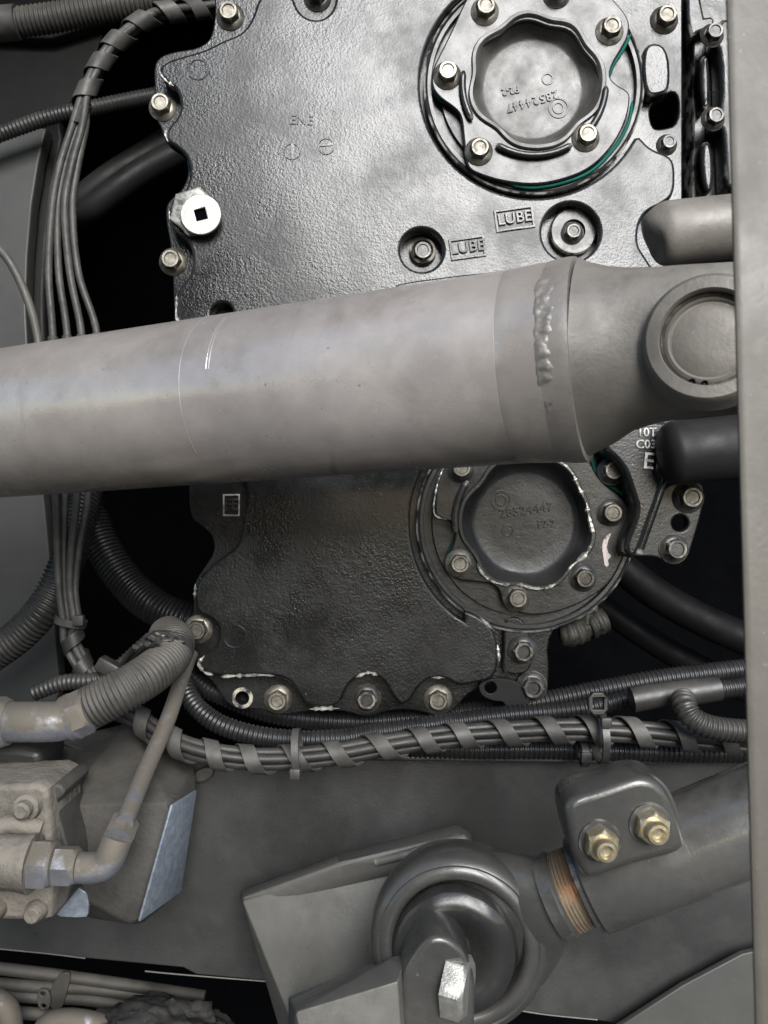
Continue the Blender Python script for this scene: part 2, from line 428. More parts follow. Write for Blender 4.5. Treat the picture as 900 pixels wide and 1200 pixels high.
M['pinkwhite'] = mat("smeared_white_paint", (0.50, 0.44, 0.40), 0.5, 0.0, col2=(0.05, .048, .045), ns=160, lo=.5, hi=.6, bump=.3)

# ------------------------------------------------------------------ the setting
def boxbm(lo, hi):
    bm = bmesh.new(); bmesh.ops.create_cube(bm, size=1)
    lo, hi = Vector(lo), Vector(hi)
    for v in bm.verts: v.co = Vector([(a + b) / 2 + c * (b - a) for a, b, c in zip(lo, hi, v.co)])
    return bm

def bevel(bm, w, seg=2):
    bmesh.ops.bevel(bm, geom=bm.edges[:], offset=w, segments=seg, profile=0.5, affect='EDGES')
    return bm

bm = bmesh.new(); vs = [bm.verts.new((x, y, 0)) for x, y in ((-90, -90), (90, -90), (90, 90), (-90, 90))]; bm.faces.new(vs)
tag(bmlink('ground', bm, M['ground']), kind='structure')
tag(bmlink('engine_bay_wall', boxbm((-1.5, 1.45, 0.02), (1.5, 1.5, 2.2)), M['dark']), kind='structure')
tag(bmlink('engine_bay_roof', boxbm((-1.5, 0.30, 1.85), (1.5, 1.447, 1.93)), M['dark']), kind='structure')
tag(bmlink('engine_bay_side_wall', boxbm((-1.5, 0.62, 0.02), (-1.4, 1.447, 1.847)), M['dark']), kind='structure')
bm = bmesh.new()      # added unseen blocker behind the camera, shaped to darken the glossy cover's reflection
blocker_edge = [(-.15, .55), (-.125, 1.15), (-.13, 1.45), (-.175, 1.66), (-.26, 1.85), (-.42, 2.02), (-.72, 2.16), (-1.25, 2.24)]
blocker_edge = catmull(blocker_edge, n=5); ra = [[bm.verts.new((x, -.62 + dy, z)) for x, z in blocker_edge] for dy in (0, -.004)]
ba = [[bm.verts.new((-1.3, -.62 + dy, z)) for x, z in blocker_edge] for dy in (0, -.004)]
for k in range(len(blocker_edge) - 1):
    for i_, A_ in ((0, ra[0]), (1, ra[1])):
        B_ = ba[i_]; bm.faces.new((A_[k], A_[k + 1], B_[k + 1], B_[k]))
    bm.faces.new((ra[0][k], ra[0][k + 1], ra[1][k + 1], ra[1][k]))
tag(bmlink('reflection_blocker', bm, M['darkpipe']), kind='structure')
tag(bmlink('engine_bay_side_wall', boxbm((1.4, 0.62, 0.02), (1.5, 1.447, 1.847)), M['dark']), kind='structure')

# ------------------------------------------------------------------ shared bolt meshes (front along -Y)
def bolt_meshes(key, m_head, m_wash, hole=0.0, dish=0.0012, h=0.0088, fl=0.0125):
    hb = hexnut_bm(0.0090, h, hole, dish); hb.transform(axis_matrix((0, -0.0022, 0), (0, -1, 0)))
    me = bpy.data.meshes.new("bolt_" + key); bmesh.ops.recalc_face_normals(hb, faces=hb.faces[:]); hb.to_mesh(me); hb.free(); finish(me, m_head)
    wb = lathe_bm([(fl, 0), (fl, 0.0008), (fl * .94, 0.0016), (0.0095, 0.0029), (0.0085, 0.0034)], 36); wb.transform(axis_matrix((0, 0, 0), (0, -1, 0)))
    mw = bpy.data.meshes.new("flange_" + key); bmesh.ops.recalc_face_normals(wb, faces=wb.faces[:]); wb.to_mesh(mw); wb.free(); finish(mw, m_wash)
    return me, mw
BM = {'steel': bolt_meshes('steel', M['bolt'], M['bolt']), 'dark': bolt_meshes('dark', M['bolt_dark'], M['bolt_dark']),
      'mixed': bolt_meshes('mixed', M['bolt'], M['bolt_dark']),
      'hollow': bolt_meshes('hollow', M['bolt'], M['bolt'], hole=0.0062, h=.0075),
      'hollowdark': bolt_meshes('hollowdark', M['bolt_dark'], M['bolt_dark'], hole=0.0062, h=.0075)}

def bolt(px, py, d, parent, kind='steel', scale=1.0, roll=None):
    roll = random.uniform(0, 1.05) if roll is None else roll
    o = inst('bolt', BM[kind][0], W(px, py, d), parent, roll, scale)
    w = bpy.data.objects.new('bolt_flange', BM[kind][1]); COL.objects.link(w); w.parent = o
    return o

# ------------------------------------------------------------------ gear cover
DB, DP = 0.735, 0.716
GC = thing('gear_cover', 'big black cast engine cover plate with LUBE lettering and scalloped edge behind the shaft', 'engine cover', W(450, 840, 0.76))
base = [(240, -60), (253, 0), (250, 34), (244, 49), (228, 57), (204, 60), (187, 66), (180, 77), (181, 104), (183, 140), (189, 150), (192, 164), (207, 172), (218, 184),
        (221, 203), (214, 222), (201, 232), (194, 242), (195, 262), (199, 282), (201, 300), (203, 330), (204, 372), (214, 386), (217, 480), (221, 560), (222, 606),
        (237, 617), (249, 628), (252, 646), (240, 664), (229, 680), (226, 700), (228, 775), (236, 789), (250, 800), (262, 822), (280, 833), (300, 830), (330, 840),
        (358, 834), (400, 832), (430, 842), (456, 832), (490, 832), (515, 842), (535, 830), (550, 810), (590, 796), (606, 812), (632, 820), (645, 800), (640, 740), (690, 712),
        (735, 665), (752, 610), (765, 560), (790, 520), (800, 400), (800, 240), (800, 20), (800, -60)]
plate('base_plate', [chaikin(base, 2), circ(284, 818, 8, 24), chaikin([(760, 126), (772, 114), (795, 104), (796, 146), (774, 152), (764, 150)], 2)], DB, 0.016, M['engine'], GC, bevel=0.0015)
arcU = circ(626, 98, 134, 44, 28, 262)[:]
plat = [(395, -60), (394, -8), (391, 10), (379, 22), (362, 22), (349, 12), (342, -8), (318, -14), (302, -2), (296, 20), (284, 38), (258, 48), (240, 58), (206, 67), (190, 74),
        (186, 84), (192, 95), (206, 103), (212, 118), (209, 136), (198, 147), (194, 158), (196, 166), (210, 174), (221, 187), (223, 205), (217, 223), (207, 232), (200, 243), (200, 262),
        (206, 272), (219, 281), (226, 297), (225, 318), (215, 332), (207, 342), (207, 372), (217, 386), (250, 480), (291, 560), (287, 610), (280, 638), (264, 650), (246, 663),
        (232, 682), (229, 702), (231, 720), (247, 724), (257, 737), (254, 757), (240, 768), (233, 778), (240, 788), (256, 793), (300, 791), (336, 794), (349, 812), (360, 830),
        (398, 829), (404, 810), (414, 796), (432, 790), (450, 797), (459, 815), (470, 828), (481, 822), (490, 806), (503, 795), (522, 795), (538, 805), (556, 801), (578, 797), (585, 776),
        (580, 738), (562, 722), (545, 715)]
plat = chaikin_open(plat, 2)
plat += circ(617, 612, 137, 20, 122, 225) + [(560, 505), (640, 480), (720, 500), (742, 470), (772, 330)]
plat += chaikin_open([(770, 320), (756, 300), (747, 285), (749, 262), (758, 248), (776, 240), (791, 228), (792, 195), (786, 182), (763, 174), (750, 160)], 2)
plat += arcU
holes = [circ(494, 293, 25), circ(669, 272, 34), circ(260, 368, 13)]
plate('raised_face', [plat] + holes, DP, DB - DP - 0.0002, M['engine'], GC, bevel=0.0028, res=3)
# raised pad and dark pocket by the edge above the tube
plate('raised_pad', [chaikin([(756, 48), (784, 52), (787, 104), (774, 112), (757, 112), (752, 80)], 2)], DP + .004, DB - DP - .0045, M['engine'], GC, bevel=.003)
plate('raised_pad', [chaikin([(590, 724), (606, 722), (616, 730), (620, 745), (626, 760), (622, 788), (600, 792), (588, 786), (590, 760)], 2)], DP + .010, DB - DP - .0105, M['engine'], GC, bevel=.002)
# bolts on the flange
for x, y, k in ((270, 20, 'steel'), (372, -2, 'dark'), (191, 126, 'steel'), (203, 307, 'steel'), (778, 24, 'steel')):
    bolt(x, y, DB, GC, k)
bolt(781, 170, DB, GC, 'dark', .75)
for x, y, k in ((233, 737, 'steel'), (326, 819, 'hollow'), (430, 818, 'hollowdark'), (513, 819, 'hollow')):
    bolt(x, y, DB, GC, k, 1.02)
bolt(612, 762, DP + .010, GC, 'hollowdark', 1.05)
bolt(623, 804, DB - .004, GC, 'hollowdark', 1.1)
# recess bottoms, LUBE plugs
lathe('recess_ring', [(S(15.5, DP), 0), (S(15.5, DP), .006), (S(12.5, DP), .0075), (S(12, DP), .001)], W(495, 296, DB), (0, -1, 0), M['bolt_dark'], GC)
bolt(495, 297, DB - .001, GC, 'dark', .95)
lathe('washer', [(S(28, DP), 0), (S(28, DP), .006), (S(26, DP), .0075), (S(14, DP), .0078), (S(13, DP), .004)], W(670, 274, DB), (0, -1, 0), M['engine_smooth'], GC)
bolt(670, 274, DB - .0075, GC, 'dark', .80)
for cx, cy, w, h in ((603, 256, 46, 26), (548, 290, 42, 25)):
    def rot(P, a=-8):
        ca, sa = math.cos(R(a)), math.sin(R(a))
        return [(cx + x * ca - y * sa, cy + x * sa + y * ca) for x, y in P]
    o1 = rot([(-w / 2, -h / 2), (w / 2, -h / 2), (w / 2, h / 2), (-w / 2, h / 2)])
    o2 = rot([(-w / 2 + 3, -h / 2 + 3), (w / 2 - 3, -h / 2 + 3), (w / 2 - 3, h / 2 - 3), (-w / 2 + 3, h / 2 - 3)])
    plate('lettering_frame', [o1, o2], DP - .0018, .0022, M['engine'], GC, bevel=.0005, res=1)
    text('lettering', 'LUBE', cx, cy, DP - .0010, 12.5, M['engine'], GC, 8, ext=.0012, bev=.0003)
plate('cover_lip', [chaikin([(462, 336), (470, 331), (574, 318), (579, 321), (580, 350), (462, 360)], 1)], DP - .006, .0058, M['engine'], GC, bevel=.0015)
# casting marks
def ring_mark(cx, cy, r, d, w=1.6, par=GC, m='engine', h=.0008):
    return plate('casting_mark', [circ(cx, cy, r, 28), circ(cx, cy, r - w, 28)], d - h, h + .0004, M[m], par, bevel=.0002, res=1)
ring_mark(232, 81, 12.5, DP)
ring_mark(342, 177, 10, DP); ring_mark(382, 171, 10, DP)
plate('casting_mark', [[(373, 169), (391, 167), (391, 170), (373, 172)]], DP - .0008, .0012, M['engine'], GC, bevel=.0002, res=1)
plate('casting_mark', [[(341, 168), (344, 168), (344, 186), (341, 186)]], DP - .0008, .0012, M['engine'], GC, bevel=.0002, res=1)
text('lettering', 'ENE', 353, 141, DP - .0003, 11, M['engine'], GC, -3, ext=.0004)
plate('lettering_frame', [[(261, 579), (281, 579), (281, 605), (261, 605)], [(263, 581), (279, 581), (279, 603), (263, 603)]], DB - .0010, .0014, M['chip'], GC, bevel=.0004, res=1)
text('lettering', 'FE', 271, 592, DB - .0006, 13, M['engine'], GC, 0, ext=.0006)
ring_mark(275, 746, 14, DP)
# oil plug with square drive
PL = plate('plug_boss', [chaikin([(198, 236), (212, 226), (234, 223), (254, 232), (259, 250), (252, 268), (234, 277), (212, 275), (199, 266)], 1)], DP - .003, .012, M['engine'], GC, bevel=.002)
hb = hexnut_bm(S(29, DP), .006); hb.transform(axis_matrix(W(229, 250, DP - .003), (0, -1, 0)) @ Matrix.Rotation(.3, 4, 'Z')); bmlink('plug_collar', hb, M['chip'], PL)
plg = plate('oil_plug', [circ(235, 251, 24, 40), [(235 + 9.5 * math.cos(R(a)), 251 + 9.5 * math.sin(R(a))) for a in (30, 120, 210, 300)]], DP - .0125, .003, M['bright'], GC, bevel=.0008)
plate('plug_floor', [circ(235, 251, 11, 16)], DP - .0094, .0003, M['dark'], plg, bevel=.0001, res=1)
# flat side ear with through hole at the lower corner
lathe('hole_rim', [(S(8, DB), -.002), (S(8.3, DB), .0006), (S(12, DB), .0006), (S(13, DB), -.0005), (S(8, DB), -.002)], W(284, 818, DB), (0, -1, 0), M['bolt_dark'], GC, 32, cap=False)
# chipped bright edges of the scallops
def chips(px, d, r, parent, name='chipped_edge'):
    bm = bmesh.new(); pts = PP([(x, y, d) for x, y in px])
    sd_ = random.random() * 50
    def f(s, L):
        e = min(s, L - s) / 0.004
        return r * min(1, max(.15, e)) * (0.35 + 0.9 * max(0, noise.noise(Vector((s * 260, sd_, 0))) + .35))
    sweep(bm, pts, f, .0008, 6); return bmlink(name, bm, M['chip'], parent)
for P in ([(188, 76), (187, 84), (194, 94), (204, 101)], [(196, 150), (194, 158), (197, 166)], [(200, 243), (200, 262)], [(207, 346), (207, 372), (214, 384)],
          [(229, 684), (228, 702)], [(240, 768), (233, 778), (240, 788), (250, 791)], [(258, 793), (300, 791), (322, 792)], [(416, 794), (432, 788), (446, 793)], [(505, 794), (522, 794)],
          [(362, 831), (398, 830)], [(585, 776), (583, 755)], [(580, 740), (562, 723)]):
    chips(P, DP + .0008, S(2.6, DP), GC)
# small drilled end stop under the corner of the cover
LK = plate('drilled_lug', [chaikin([(560, 800), (580, 794), (608, 798), (622, 815), (618, 840), (596, 842), (592, 822), (578, 822), (563, 815)], 2), circ(575, 806, 7, 20)], DB - .010, .004, M['darkpipe'], GC, bevel=.0008)

# ------------------------------------------------------------------ two round bearing caps
def rim_k(ang, bolts, cx, cy):
    k = 1.0
    for bx, by, _ in bolts:
        da = (ang - math.degrees(math.atan2(by - cy, bx - cx)) + 180) % 360 - 180
        k -= .09 * math.exp(-(da / 15.0) ** 2)
    return k

def bearing_cap(cx, cy, flange, bolts, label, textrot, ribs, marks, gasket_s, dF, mname):
    t = thing('bearing_cap', label, 'round cover', W(cx, cy + 126, dF), 'round bolted caps on the engine cover')
    ax = (0, -1, 0); s = lambda p: S(p, dF)
    lathe('seat_ring', [(s(127), -.012), (s(127), -.0025), (s(125), -.0012), (s(121), -.0012), (s(120), -.008), (s(111), -.008), (s(110), -.003), (s(77), -.003), (s(77), -.012), (s(127), -.012)], W(cx, cy, dF), ax, M['cup'], t, 72, cap=False)
    lathe('edge_bead', [(s(126), -.0012), (s(128), 0), (s(129.5), -.0008), (s(129.5), -.004), (s(126), -.004)], W(cx, cy, dF), ax, M['engine_smooth'], t, 72, cap=False)
    fl = chaikin(flange, 2)
    hole = [(cx + 76 * rim_k(a_, bolts, cx, cy) * math.cos(R(a_)), cy + 76 * rim_k(a_, bolts, cx, cy) * math.sin(R(a_))) for a_ in range(0, 360, 5)]
    gk = [(cx + (x - cx) * gasket_s, cy + (y - cy) * gasket_s) for x, y in fl]
    plate('gasket', [gk, hole], dF - .0004, .0020, M['teal'], t, bevel=.0004, res=1)
    plate('flange', [fl, hole], dF - .0060, .0054, M['engine_smooth'], t, bevel=.0014, res=2)
    lathe('cup', [(s(80), -.002), (s(82), .0075), (s(80.5), .0092), (s(77), .0092), (s(75), .0075), (s(72), .001), (s(66), -.0055), (s(61), -.0090), (s(57), -.0098), (s(40), -.0098), (s(20), -.0098), (0, -.0098)],
          W(cx, cy, dF), ax, M['cup_dusty' if mname == 'up' else 'cup'], t, 120, cap=False)
    cup = [c_ for c_ in t.children if c_.name.startswith('cup')][0]
    ctr_ = W(cx, cy, dF) - wloc(t)
    for v in cup.data.vertices:
        q = v.co - ctr_; ang = math.degrees(math.atan2(-q.z, q.x)); hgt = -q.y
        f = max(0.0, min(1.0, (hgt + .008) / .010)); k = 1 + (rim_k(ang, bolts, cx, cy) - 1) * f
        v.co = ctr_ + Vector((q.x * k, q.y, q.z * k))
    for a0, a1 in ribs:
        pts = [W(x, y, dF - .0095) for x, y in circ(cx, cy, 84, 14, a0, a1)]
        def rr(sv, L): return s(4.0) * min(1.0, .45 + min(sv, L - sv) / .006)
        tube('arc_rib', pts, rr, M['engine_smooth'], t, .002, 12)
    for x, y, k in bolts:
        bolt(x, y, dF - .0060, t, k, .98)
    for sg in marks:
        tube('sealant_bead', [W(x, y, dF - .0012) for x, y in sg], lambda s_, L_: s(2.1) * (.35 + .65 * min(1, min(s_, L_ - s_) / .006)), M['teal'], t, .002, 8)
    d2 = dF + .0098
    def tx(dx, dy):
        a = R(textrot); return cx + dx * math.cos(a) - dy * math.sin(a), cy + dx * math.sin(a) + dy * math.cos(a)
    k = d2 / dF
    def ctr(dx, dy):   # keep the marks centred on the deeper floor
        x, y = tx(dx, dy)
        wv = W(cx, cy, dF); q = Vector((wv.x + S(x - cx, dF), d2, wv.z - S(y - cy, dF)))
        return CX + q.x * F / d2, CY - (q.z - CAMZ) * F / d2
    x, y = ctr(2, -14); text('lettering', '28524447', x, y, d2 - .0003, 10, M['cup'], t, 8 - textrot, ext=.0008, spacing=1.12)
    x, y = ctr(26, 2); text('lettering', 'P2-2', x, y, d2 - .0003, 8, M['cup'], t, 4 - textrot, ext=.0008)
    x, y = ctr(-28, -26); ring_mark(x, y, 12, d2, 1.8, t, 'engine_smooth'); ring_mark(x, y, 7, d2, 1.8, t, 'engine_smooth')
    x, y = ctr(-20, 10); ring_mark(x, y, 7, d2, 1.6, t, 'engine_smooth')
    return t
DF = 0.722
flU = [(700, -20), (722, 2), (738, 22), (737, 42), (728, 58), (717, 76), (714, 90), (722, 99), (737, 107), (739, 116), (734, 142), (718, 172), (692, 198), (660, 211), (626, 217), (590, 213), (566, 206),
       (550, 199), (546, 188), (543, 160), (541, 138), (535, 128), (514, 114), (505, 100), (507, 80), (516, 62), (532, 30), (545, 0), (560, -24), (600, -34), (650, -36)]
bearing_cap(626, 98, flU, [(568, 14, 'steel'), (524, 89, 'steel'), (561, 178, 'steel'), (686, 162, 'steel'), (714, 37, 'steel'), (652, -6, 'dark')],
            'upper round cap of the engine cover, greyish, with upside-down part number in its cup', 172, [(58, 122), (2, 42), (150, 190)], [[(506, 101), (515, 116), (536, 129), (541, 138)], [(739, 40), (730, 58), (718, 77), (714, 92)], [(741, 118), (736, 145), (720, 173), (693, 200), (660, 214), (624, 220), (596, 216)]], 0.995, DF, 'up')
flL = [(520, 542), (512, 570), (509, 602), (516, 607), (527, 610), (534, 620), (533, 634), (524, 652), (524, 668), (536, 680), (556, 682), (576, 684), (586, 692), (588, 706), (600, 716), (626, 722), (660, 716),
       (694, 700), (716, 682), (730, 655), (742, 622), (740, 600), (728, 582), (708, 568), (696, 552), (688, 530), (676, 505), (620, 492), (560, 506)]
LB = [(540, 549, 'mixed'), (538, 660, 'steel'), (605, 700, 'steel'), (683, 677, 'mixed'), (715, 601, 'mixed'), (716, 552, 'dark')]
capL = bearing_cap(617, 612, flL, LB,
            'lower black round cap of the engine cover with chipped white rim and upright part number', 0, [(172, 215)], [[(535, 622), (532, 636), (523, 653)], [(676, 503), (690, 530), (698, 552), (710, 567), (730, 580), (742, 600), (743, 612)], [(512, 566), (508, 590)]], 0.995, DF, 'lo')
for a0, a1 in ((-62, -22), (-20, 14), (18, 52), (64, 100), (104, 140)):
    chips([(617 + 81 * rim_k(a_, LB, 617, 612) * math.cos(R(a_)), 612 + 81 * rim_k(a_, LB, 617, 612) * math.sin(R(a_))) for a_ in range(a0, a1 + 1, 4)], DF - .0088, S(3.2, DF), capL, 'chipped_rim')
chips([(521, 545), (512, 570), (509, 602), (526, 609)], DF - .0055, S(1.6, DF), capL, 'chipped_rim')
plate('paint_smear', [chaikin([(709, 628), (717, 624), (713, 632), (711, 642), (713, 648), (717, 652), (712, 656), (714, 662), (709, 666), (707, 652), (705, 640)], 2)], DF - .0065, .0006, M['pinkwhite'], capL, bevel=.0002, res=1)

# ------------------------------------------------------------------ cast bracket with raised letters, drilled bracket
cb = thing('cast_bracket', 'black cast bracket with white raised letters under the shaft yoke', 'bracket', W(745, 660, .73))
plate('bracket_body', [chaikin([(700, 520), (735, 495), (788, 492), (792, 512), (774, 530), (768, 556), (778, 566), (760, 615), (748, 650), (738, 656), (730, 640), (748, 600), (740, 575), (730, 545)], 2)], .690, .04, M['engine'], cb, bevel=.004)
tube('bracket_rib', PP([(778, 562, .692), (765, 600, .692), (748, 648, .694)]), S(5, .69), M['engine'], cb)
text('lettering', '10T', 758, 507, .6895, 10, M['white'], cb, 0)
text('lettering', 'C03', 757, 521, .6895, 10, M['white'], cb, 0)
text('lettering', 'E', 760, 541, .6895, 19, M['white'], cb, -6)
dbk = thing('drilled_bracket', 'flat black bracket with two bolts and one empty hole between them', 'bracket', W(790, 664, .74))
plate('bracket_plate', [chaikin([(776, 566), (822, 562), (826, 580), (822, 602), (812, 635), (806, 655), (790, 664), (775, 656), (768, 652), (738, 652), (750, 640), (764, 610)], 2), circ(797, 613, 10, 24)], .72, .012, M['engine_smooth'], dbk, bevel=.0015)
bolt(806, 583, .72, dbk, 'mixed', 1.12); bolt(789, 643, .72, dbk, 'dark', 1.05)

# ------------------------------------------------------------------ propeller shaft
A = W(0, 497.5, .615); B = W(655, 426, .462)
axv = (B - A).normalized(); RS = .0545
PS = thing('propeller_shaft', 'thick dusty grey drive shaft crossing in front of the engine cover', 'drive shaft', (A + B) / 2 - Vector((0, 0, RS)))
Lb = (B - A).length
def shaft_lathe(name, prof, m, n=96, par=PS):
    return lathe(name, prof, A, axv, m, par, n, 25)
def lerp(a, b, t): return a + (b - a) * t
def tx_at(px):   # axial station whose centre line projects to column px
    lo_, hi_ = -.3, 1.0
    for _ in range(50):
        m_ = (lo_ + hi_) / 2; p = A + axv * m_
        if CX + p.x * F / p.y < px: lo_ = m_
        else: hi_ = m_
    return m_
t0, t1, t2, t3 = tx_at(-120), tx_at(606), tx_at(655), tx_at(684)
prof = [(RS, t0)] + [(RS, lerp(t0, t1, k / 30)) for k in range(1, 31)]
shaft_lathe('shaft_tube', prof + [(RS * .9, t1 + .003)], M['shaft'])
shaft_lathe('end_sleeve', [(RS * .995, t1 - .0002), (RS * 1.0002, t1 + .0004), (RS * 1.002, t1 + .006), (RS * 1.012, t1 + .014), (RS * 1.015, t2 - .003), (RS * 1.014, t2 - .0005)], M['shaft'])
shaft_lathe('end_collar', [(RS * .95, t2 - .001), (RS * 1.016, t2 - .0006), (RS * 1.022, t2 + .002), (RS * 1.032, t2 + .006), (RS * 1.035, t3 - .003), (RS * 1.03, t3), (RS * .9, t3 + .001)], M['sleeve'])
# lumpy weld bead on the camera side
bm = bmesh.new(); tw = tx_at(660)
u = axv.cross(Vector((0, 0, 1))).normalized(); up = u.cross(axv).normalized()
if u.y > 0: u = -u
def weld_patch(a0, a1, w, h, fade, seed):
    na, ns_ = int((a1 - a0) * 1.6), 15
    g = []
    for i_ in range(na + 1):
        a = a0 + (a1 - a0) * i_ / na; row = []
        ed = min(1, min(a - a0, a1 - a) / fade); ed = max(0, ed) ** .5
        wob = .0012 * noise.noise(Vector((a * .09, seed, 0))); ww = w * (.75 + .25 * ed + .22 * noise.noise(Vector((a * .13, seed, 5))))
        for k in range(ns_):
            q = 2 * k / (ns_ - 1) - 1
            arc = R(a) * RS
            hh = h * ed * math.sqrt(max(0, 1 - q * q)) * (.72 + .16 * math.sin(arc / .0030 * 2 * math.pi / 2 + q * q * 2.2) + .55 * noise.noise(Vector((arc * 150, q * 1.2, seed))) + .2 * noise.noise(Vector((arc * 500, q * 3, seed))))
            p = A + axv * (tw + wob + q * ww) + (u * math.cos(R(a)) + up * math.sin(R(a))) * (RS * 1.0155 - .0003 + max(0, hh))
            row.append(bm.verts.new(p))
        g.append(row)
    for r0, r1 in zip(g, g[1:]):
        for k in range(ns_ - 1): bm.faces.new((r0[k], r0[k + 1], r1[k + 1], r1[k]))
weld_patch(-24, 44, .0056, .0017, 9, 2.0)
weld_patch(-40, -25, .0030, .0009, 5, 7.0)
weld_patch(46, 120, .0028, .0008, 6, 9.0)
bmlink('weld_bead', bm, M['weld'], PS)
# balance scratches: thin raised lines round the tube
for px_, rr_ in ((268, 1.0012), (297, 1.0008), (300, 1.0008)):
    ts = tx_at(px_)
    pts = [A + axv * ts + (u * math.cos(R(a)) + up * math.sin(R(a))) * RS * rr_ for a in range(70 if px_ == 268 else 55, -50 if px_ == 268 else 5, -5)]
    tube('scratch', pts, .00022, M['shaft'], PS, .004, 6)
# yoke: loft of rounded sections
YK = []
st = [(684, 305, 541, 1.0, 2.0), (690, 308, 536, .98, 2.0), (700, 311, 530, .93, 2.05), (716, 315, 522, .86, 2.2), (740, 319, 505, .80, 2.6), (770, 321, 494, .77, 3.2), (810, 320, 488, .77, 3.6), (870, 317, 483, .77, 3.6), (940, 314, 478, .76, 3.6), (1010, 318, 470, .70, 3.0)]
bm = bmesh.new(); rings = []
for (px_, ty, by, w, e) in st:
    s_ = tx_at(px_); c = A + axv * s_
    d_ = c.y
    zc = CAMZ - ((ty + by) / 2 - CY) * d_ / F; hh = (by - ty) / 2 * d_ / F
    cc = Vector((c.x, c.y, zc)); ring = []
    for k in range(64):
        a = 2 * math.pi * k / 64; ca, sa = math.cos(a), math.sin(a)
        rx = math.copysign(abs(ca) ** (2 / e), ca); rz = math.copysign(abs(sa) ** (2 / e), sa)
        ring.append(bm.verts.new(cc + u * rx * RS * w + Vector((0, 0, 1)) * rz * hh * .985))
    rings.append(ring)
for P_, Q_ in zip(rings, rings[1:]):
    for k in range(64): bm.faces.new((P_[k], P_[(k + 1) % 64], Q_[(k + 1) % 64], Q_[k]))
bm.faces.new(rings[0][::-1]); bm.faces.new(rings[-1])
yk = bmlink('yoke', bm, M['yoke'], PS, 40)
# bearing boss on the yoke
sb = tx_at(832); cb_ = A + axv * sb; dB = (cb_ + u * RS * .77).y
bc = cb_ + u * RS * .77; bc.z = CAMZ - (398 - CY) * bc.y / F
sr = lambda p: S(p, bc.y)
lathe('bearing_boss', [(sr(82), -.006), (sr(76), .001), (sr(73), .0058), (sr(70), .0072), (sr(57), .0074), (sr(55.5), .0062), (sr(55), -.003), (sr(50), -.003)], bc, u, M['yoke'], yk, 72)
lathe('snap_ring', [(sr(55), -.001), (sr(54.5), .0012), (sr(51), .0014), (sr(50), -.001)], bc, u, M['rod'], PS, 64)
lathe('bearing_cup', [(sr(52), -.004), (sr(51), .0002), (sr(47), .0010), (sr(44), -.0004), (sr(40), .0004), (sr(20), .0012), (0, .0014)], bc, u, M['yoke'], PS, 64)
for a in (68, 84):
    p = bc + (axv * -math.cos(R(a)) * 1 + Vector((0, 0, -1)) * math.sin(R(a))) * sr(52) + u * .0014
    lathe('snap_ring_eye', [(.0016, -.001), (.0016, .0008), (.0008, .0008), (.0007, -.001)], p, u, M['dark'], PS, 14)
# spider journal seen above the yoke
jr = thing('exhaust_stub', 'short fat grey rounded pipe end above the shaft yoke', 'pipe', W(800, 310, .60))
jp = PP([(762, 279, .60), (765, 277, .60), (775, 275, .60), (800, 272, .60), (860, 266, .60), (960, 258, .60)])
tube('pipe_body', jp, lambda s, L: S(37, .60) * (.35 + .65 * math.sqrt(max(0, 1 - (1 - min(s, .014) / .014) ** 2))), M['yoke'], jr, .002, 40)

# ------------------------------------------------------------------ engine block side, dark pipes
eb = thing('engine_block', 'glossy black ribbed engine block side beside the cover and post', 'engine block', W(840, 240, .76))
plate('block_wall', [[(803, -60), (812, 40), (812, 262), (1010, 262), (1010, -60)]], .80, .05, M['engine_smooth'], eb, bevel=.002)
plate('block_flange', [chaikin([(842, 22), (862, 20), (960, 16), (960, 236), (852, 236), (848, 160), (846, 150), (838, 148), (838, 130), (846, 126), (844, 60), (836, 50)], 1)], .775, .025, M['engine'], eb, bevel=.004)
plate('block_rib', [chaikin([(820, 66), (832, 62), (834, 126), (822, 128)], 2)], .782, .02, M['engine'], eb, bevel=.004)
plate('block_rib', [chaikin([(820, 166), (836, 164), (838, 224), (824, 226)], 2)], .782, .02, M['engine'], eb, bevel=.004)
plate('block_rib', [chaikin([(803, -60), (822, -60), (822, 20), (838, 18), (838, 34), (822, 36), (806, 46)], 1)], .785, .02, M['engine_smooth'], eb, bevel=.003)
bolt(835, 140, .775, eb, 'dark', .9); bolt(834, 42, .775, eb, 'dark', .9)
tag(plate('yellow_panel', [[(810, -60), (852, -60), (852, 14), (822, 20), (810, 10)]], .86, .01, M['yellow'], None, bevel=.001), 'pale yellow-green panel glimpsed past the engine block at the top', 'panel')
tag(tube('axle_stub', PP([(774, 533, .67), (782, 532, .67), (800, 530, .67), (860, 524, .67), (960, 514, .67)]), lambda s, L: S(38, .67) * (.3 + .7 * math.sqrt(max(0, 1 - (1 - min(s, .012) / .012) ** 2))), M['darkpipe'], None, .002, 36), 'dark stub of thick pipe behind the yoke, over the drilled bracket', 'pipe')
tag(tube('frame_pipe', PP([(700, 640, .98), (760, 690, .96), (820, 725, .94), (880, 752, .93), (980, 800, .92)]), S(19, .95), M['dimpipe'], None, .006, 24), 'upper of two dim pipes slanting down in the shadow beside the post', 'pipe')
tag(tube('frame_pipe', PP([(680, 690, 1.05), (740, 735, 1.03), (800, 772, 1.01), (870, 806, 1.0), (980, 850, 1.0)]), S(15, 1.02), M['dimpipe'], None, .006, 24), 'lower of two dim pipes slanting down in the shadow beside the post', 'pipe')
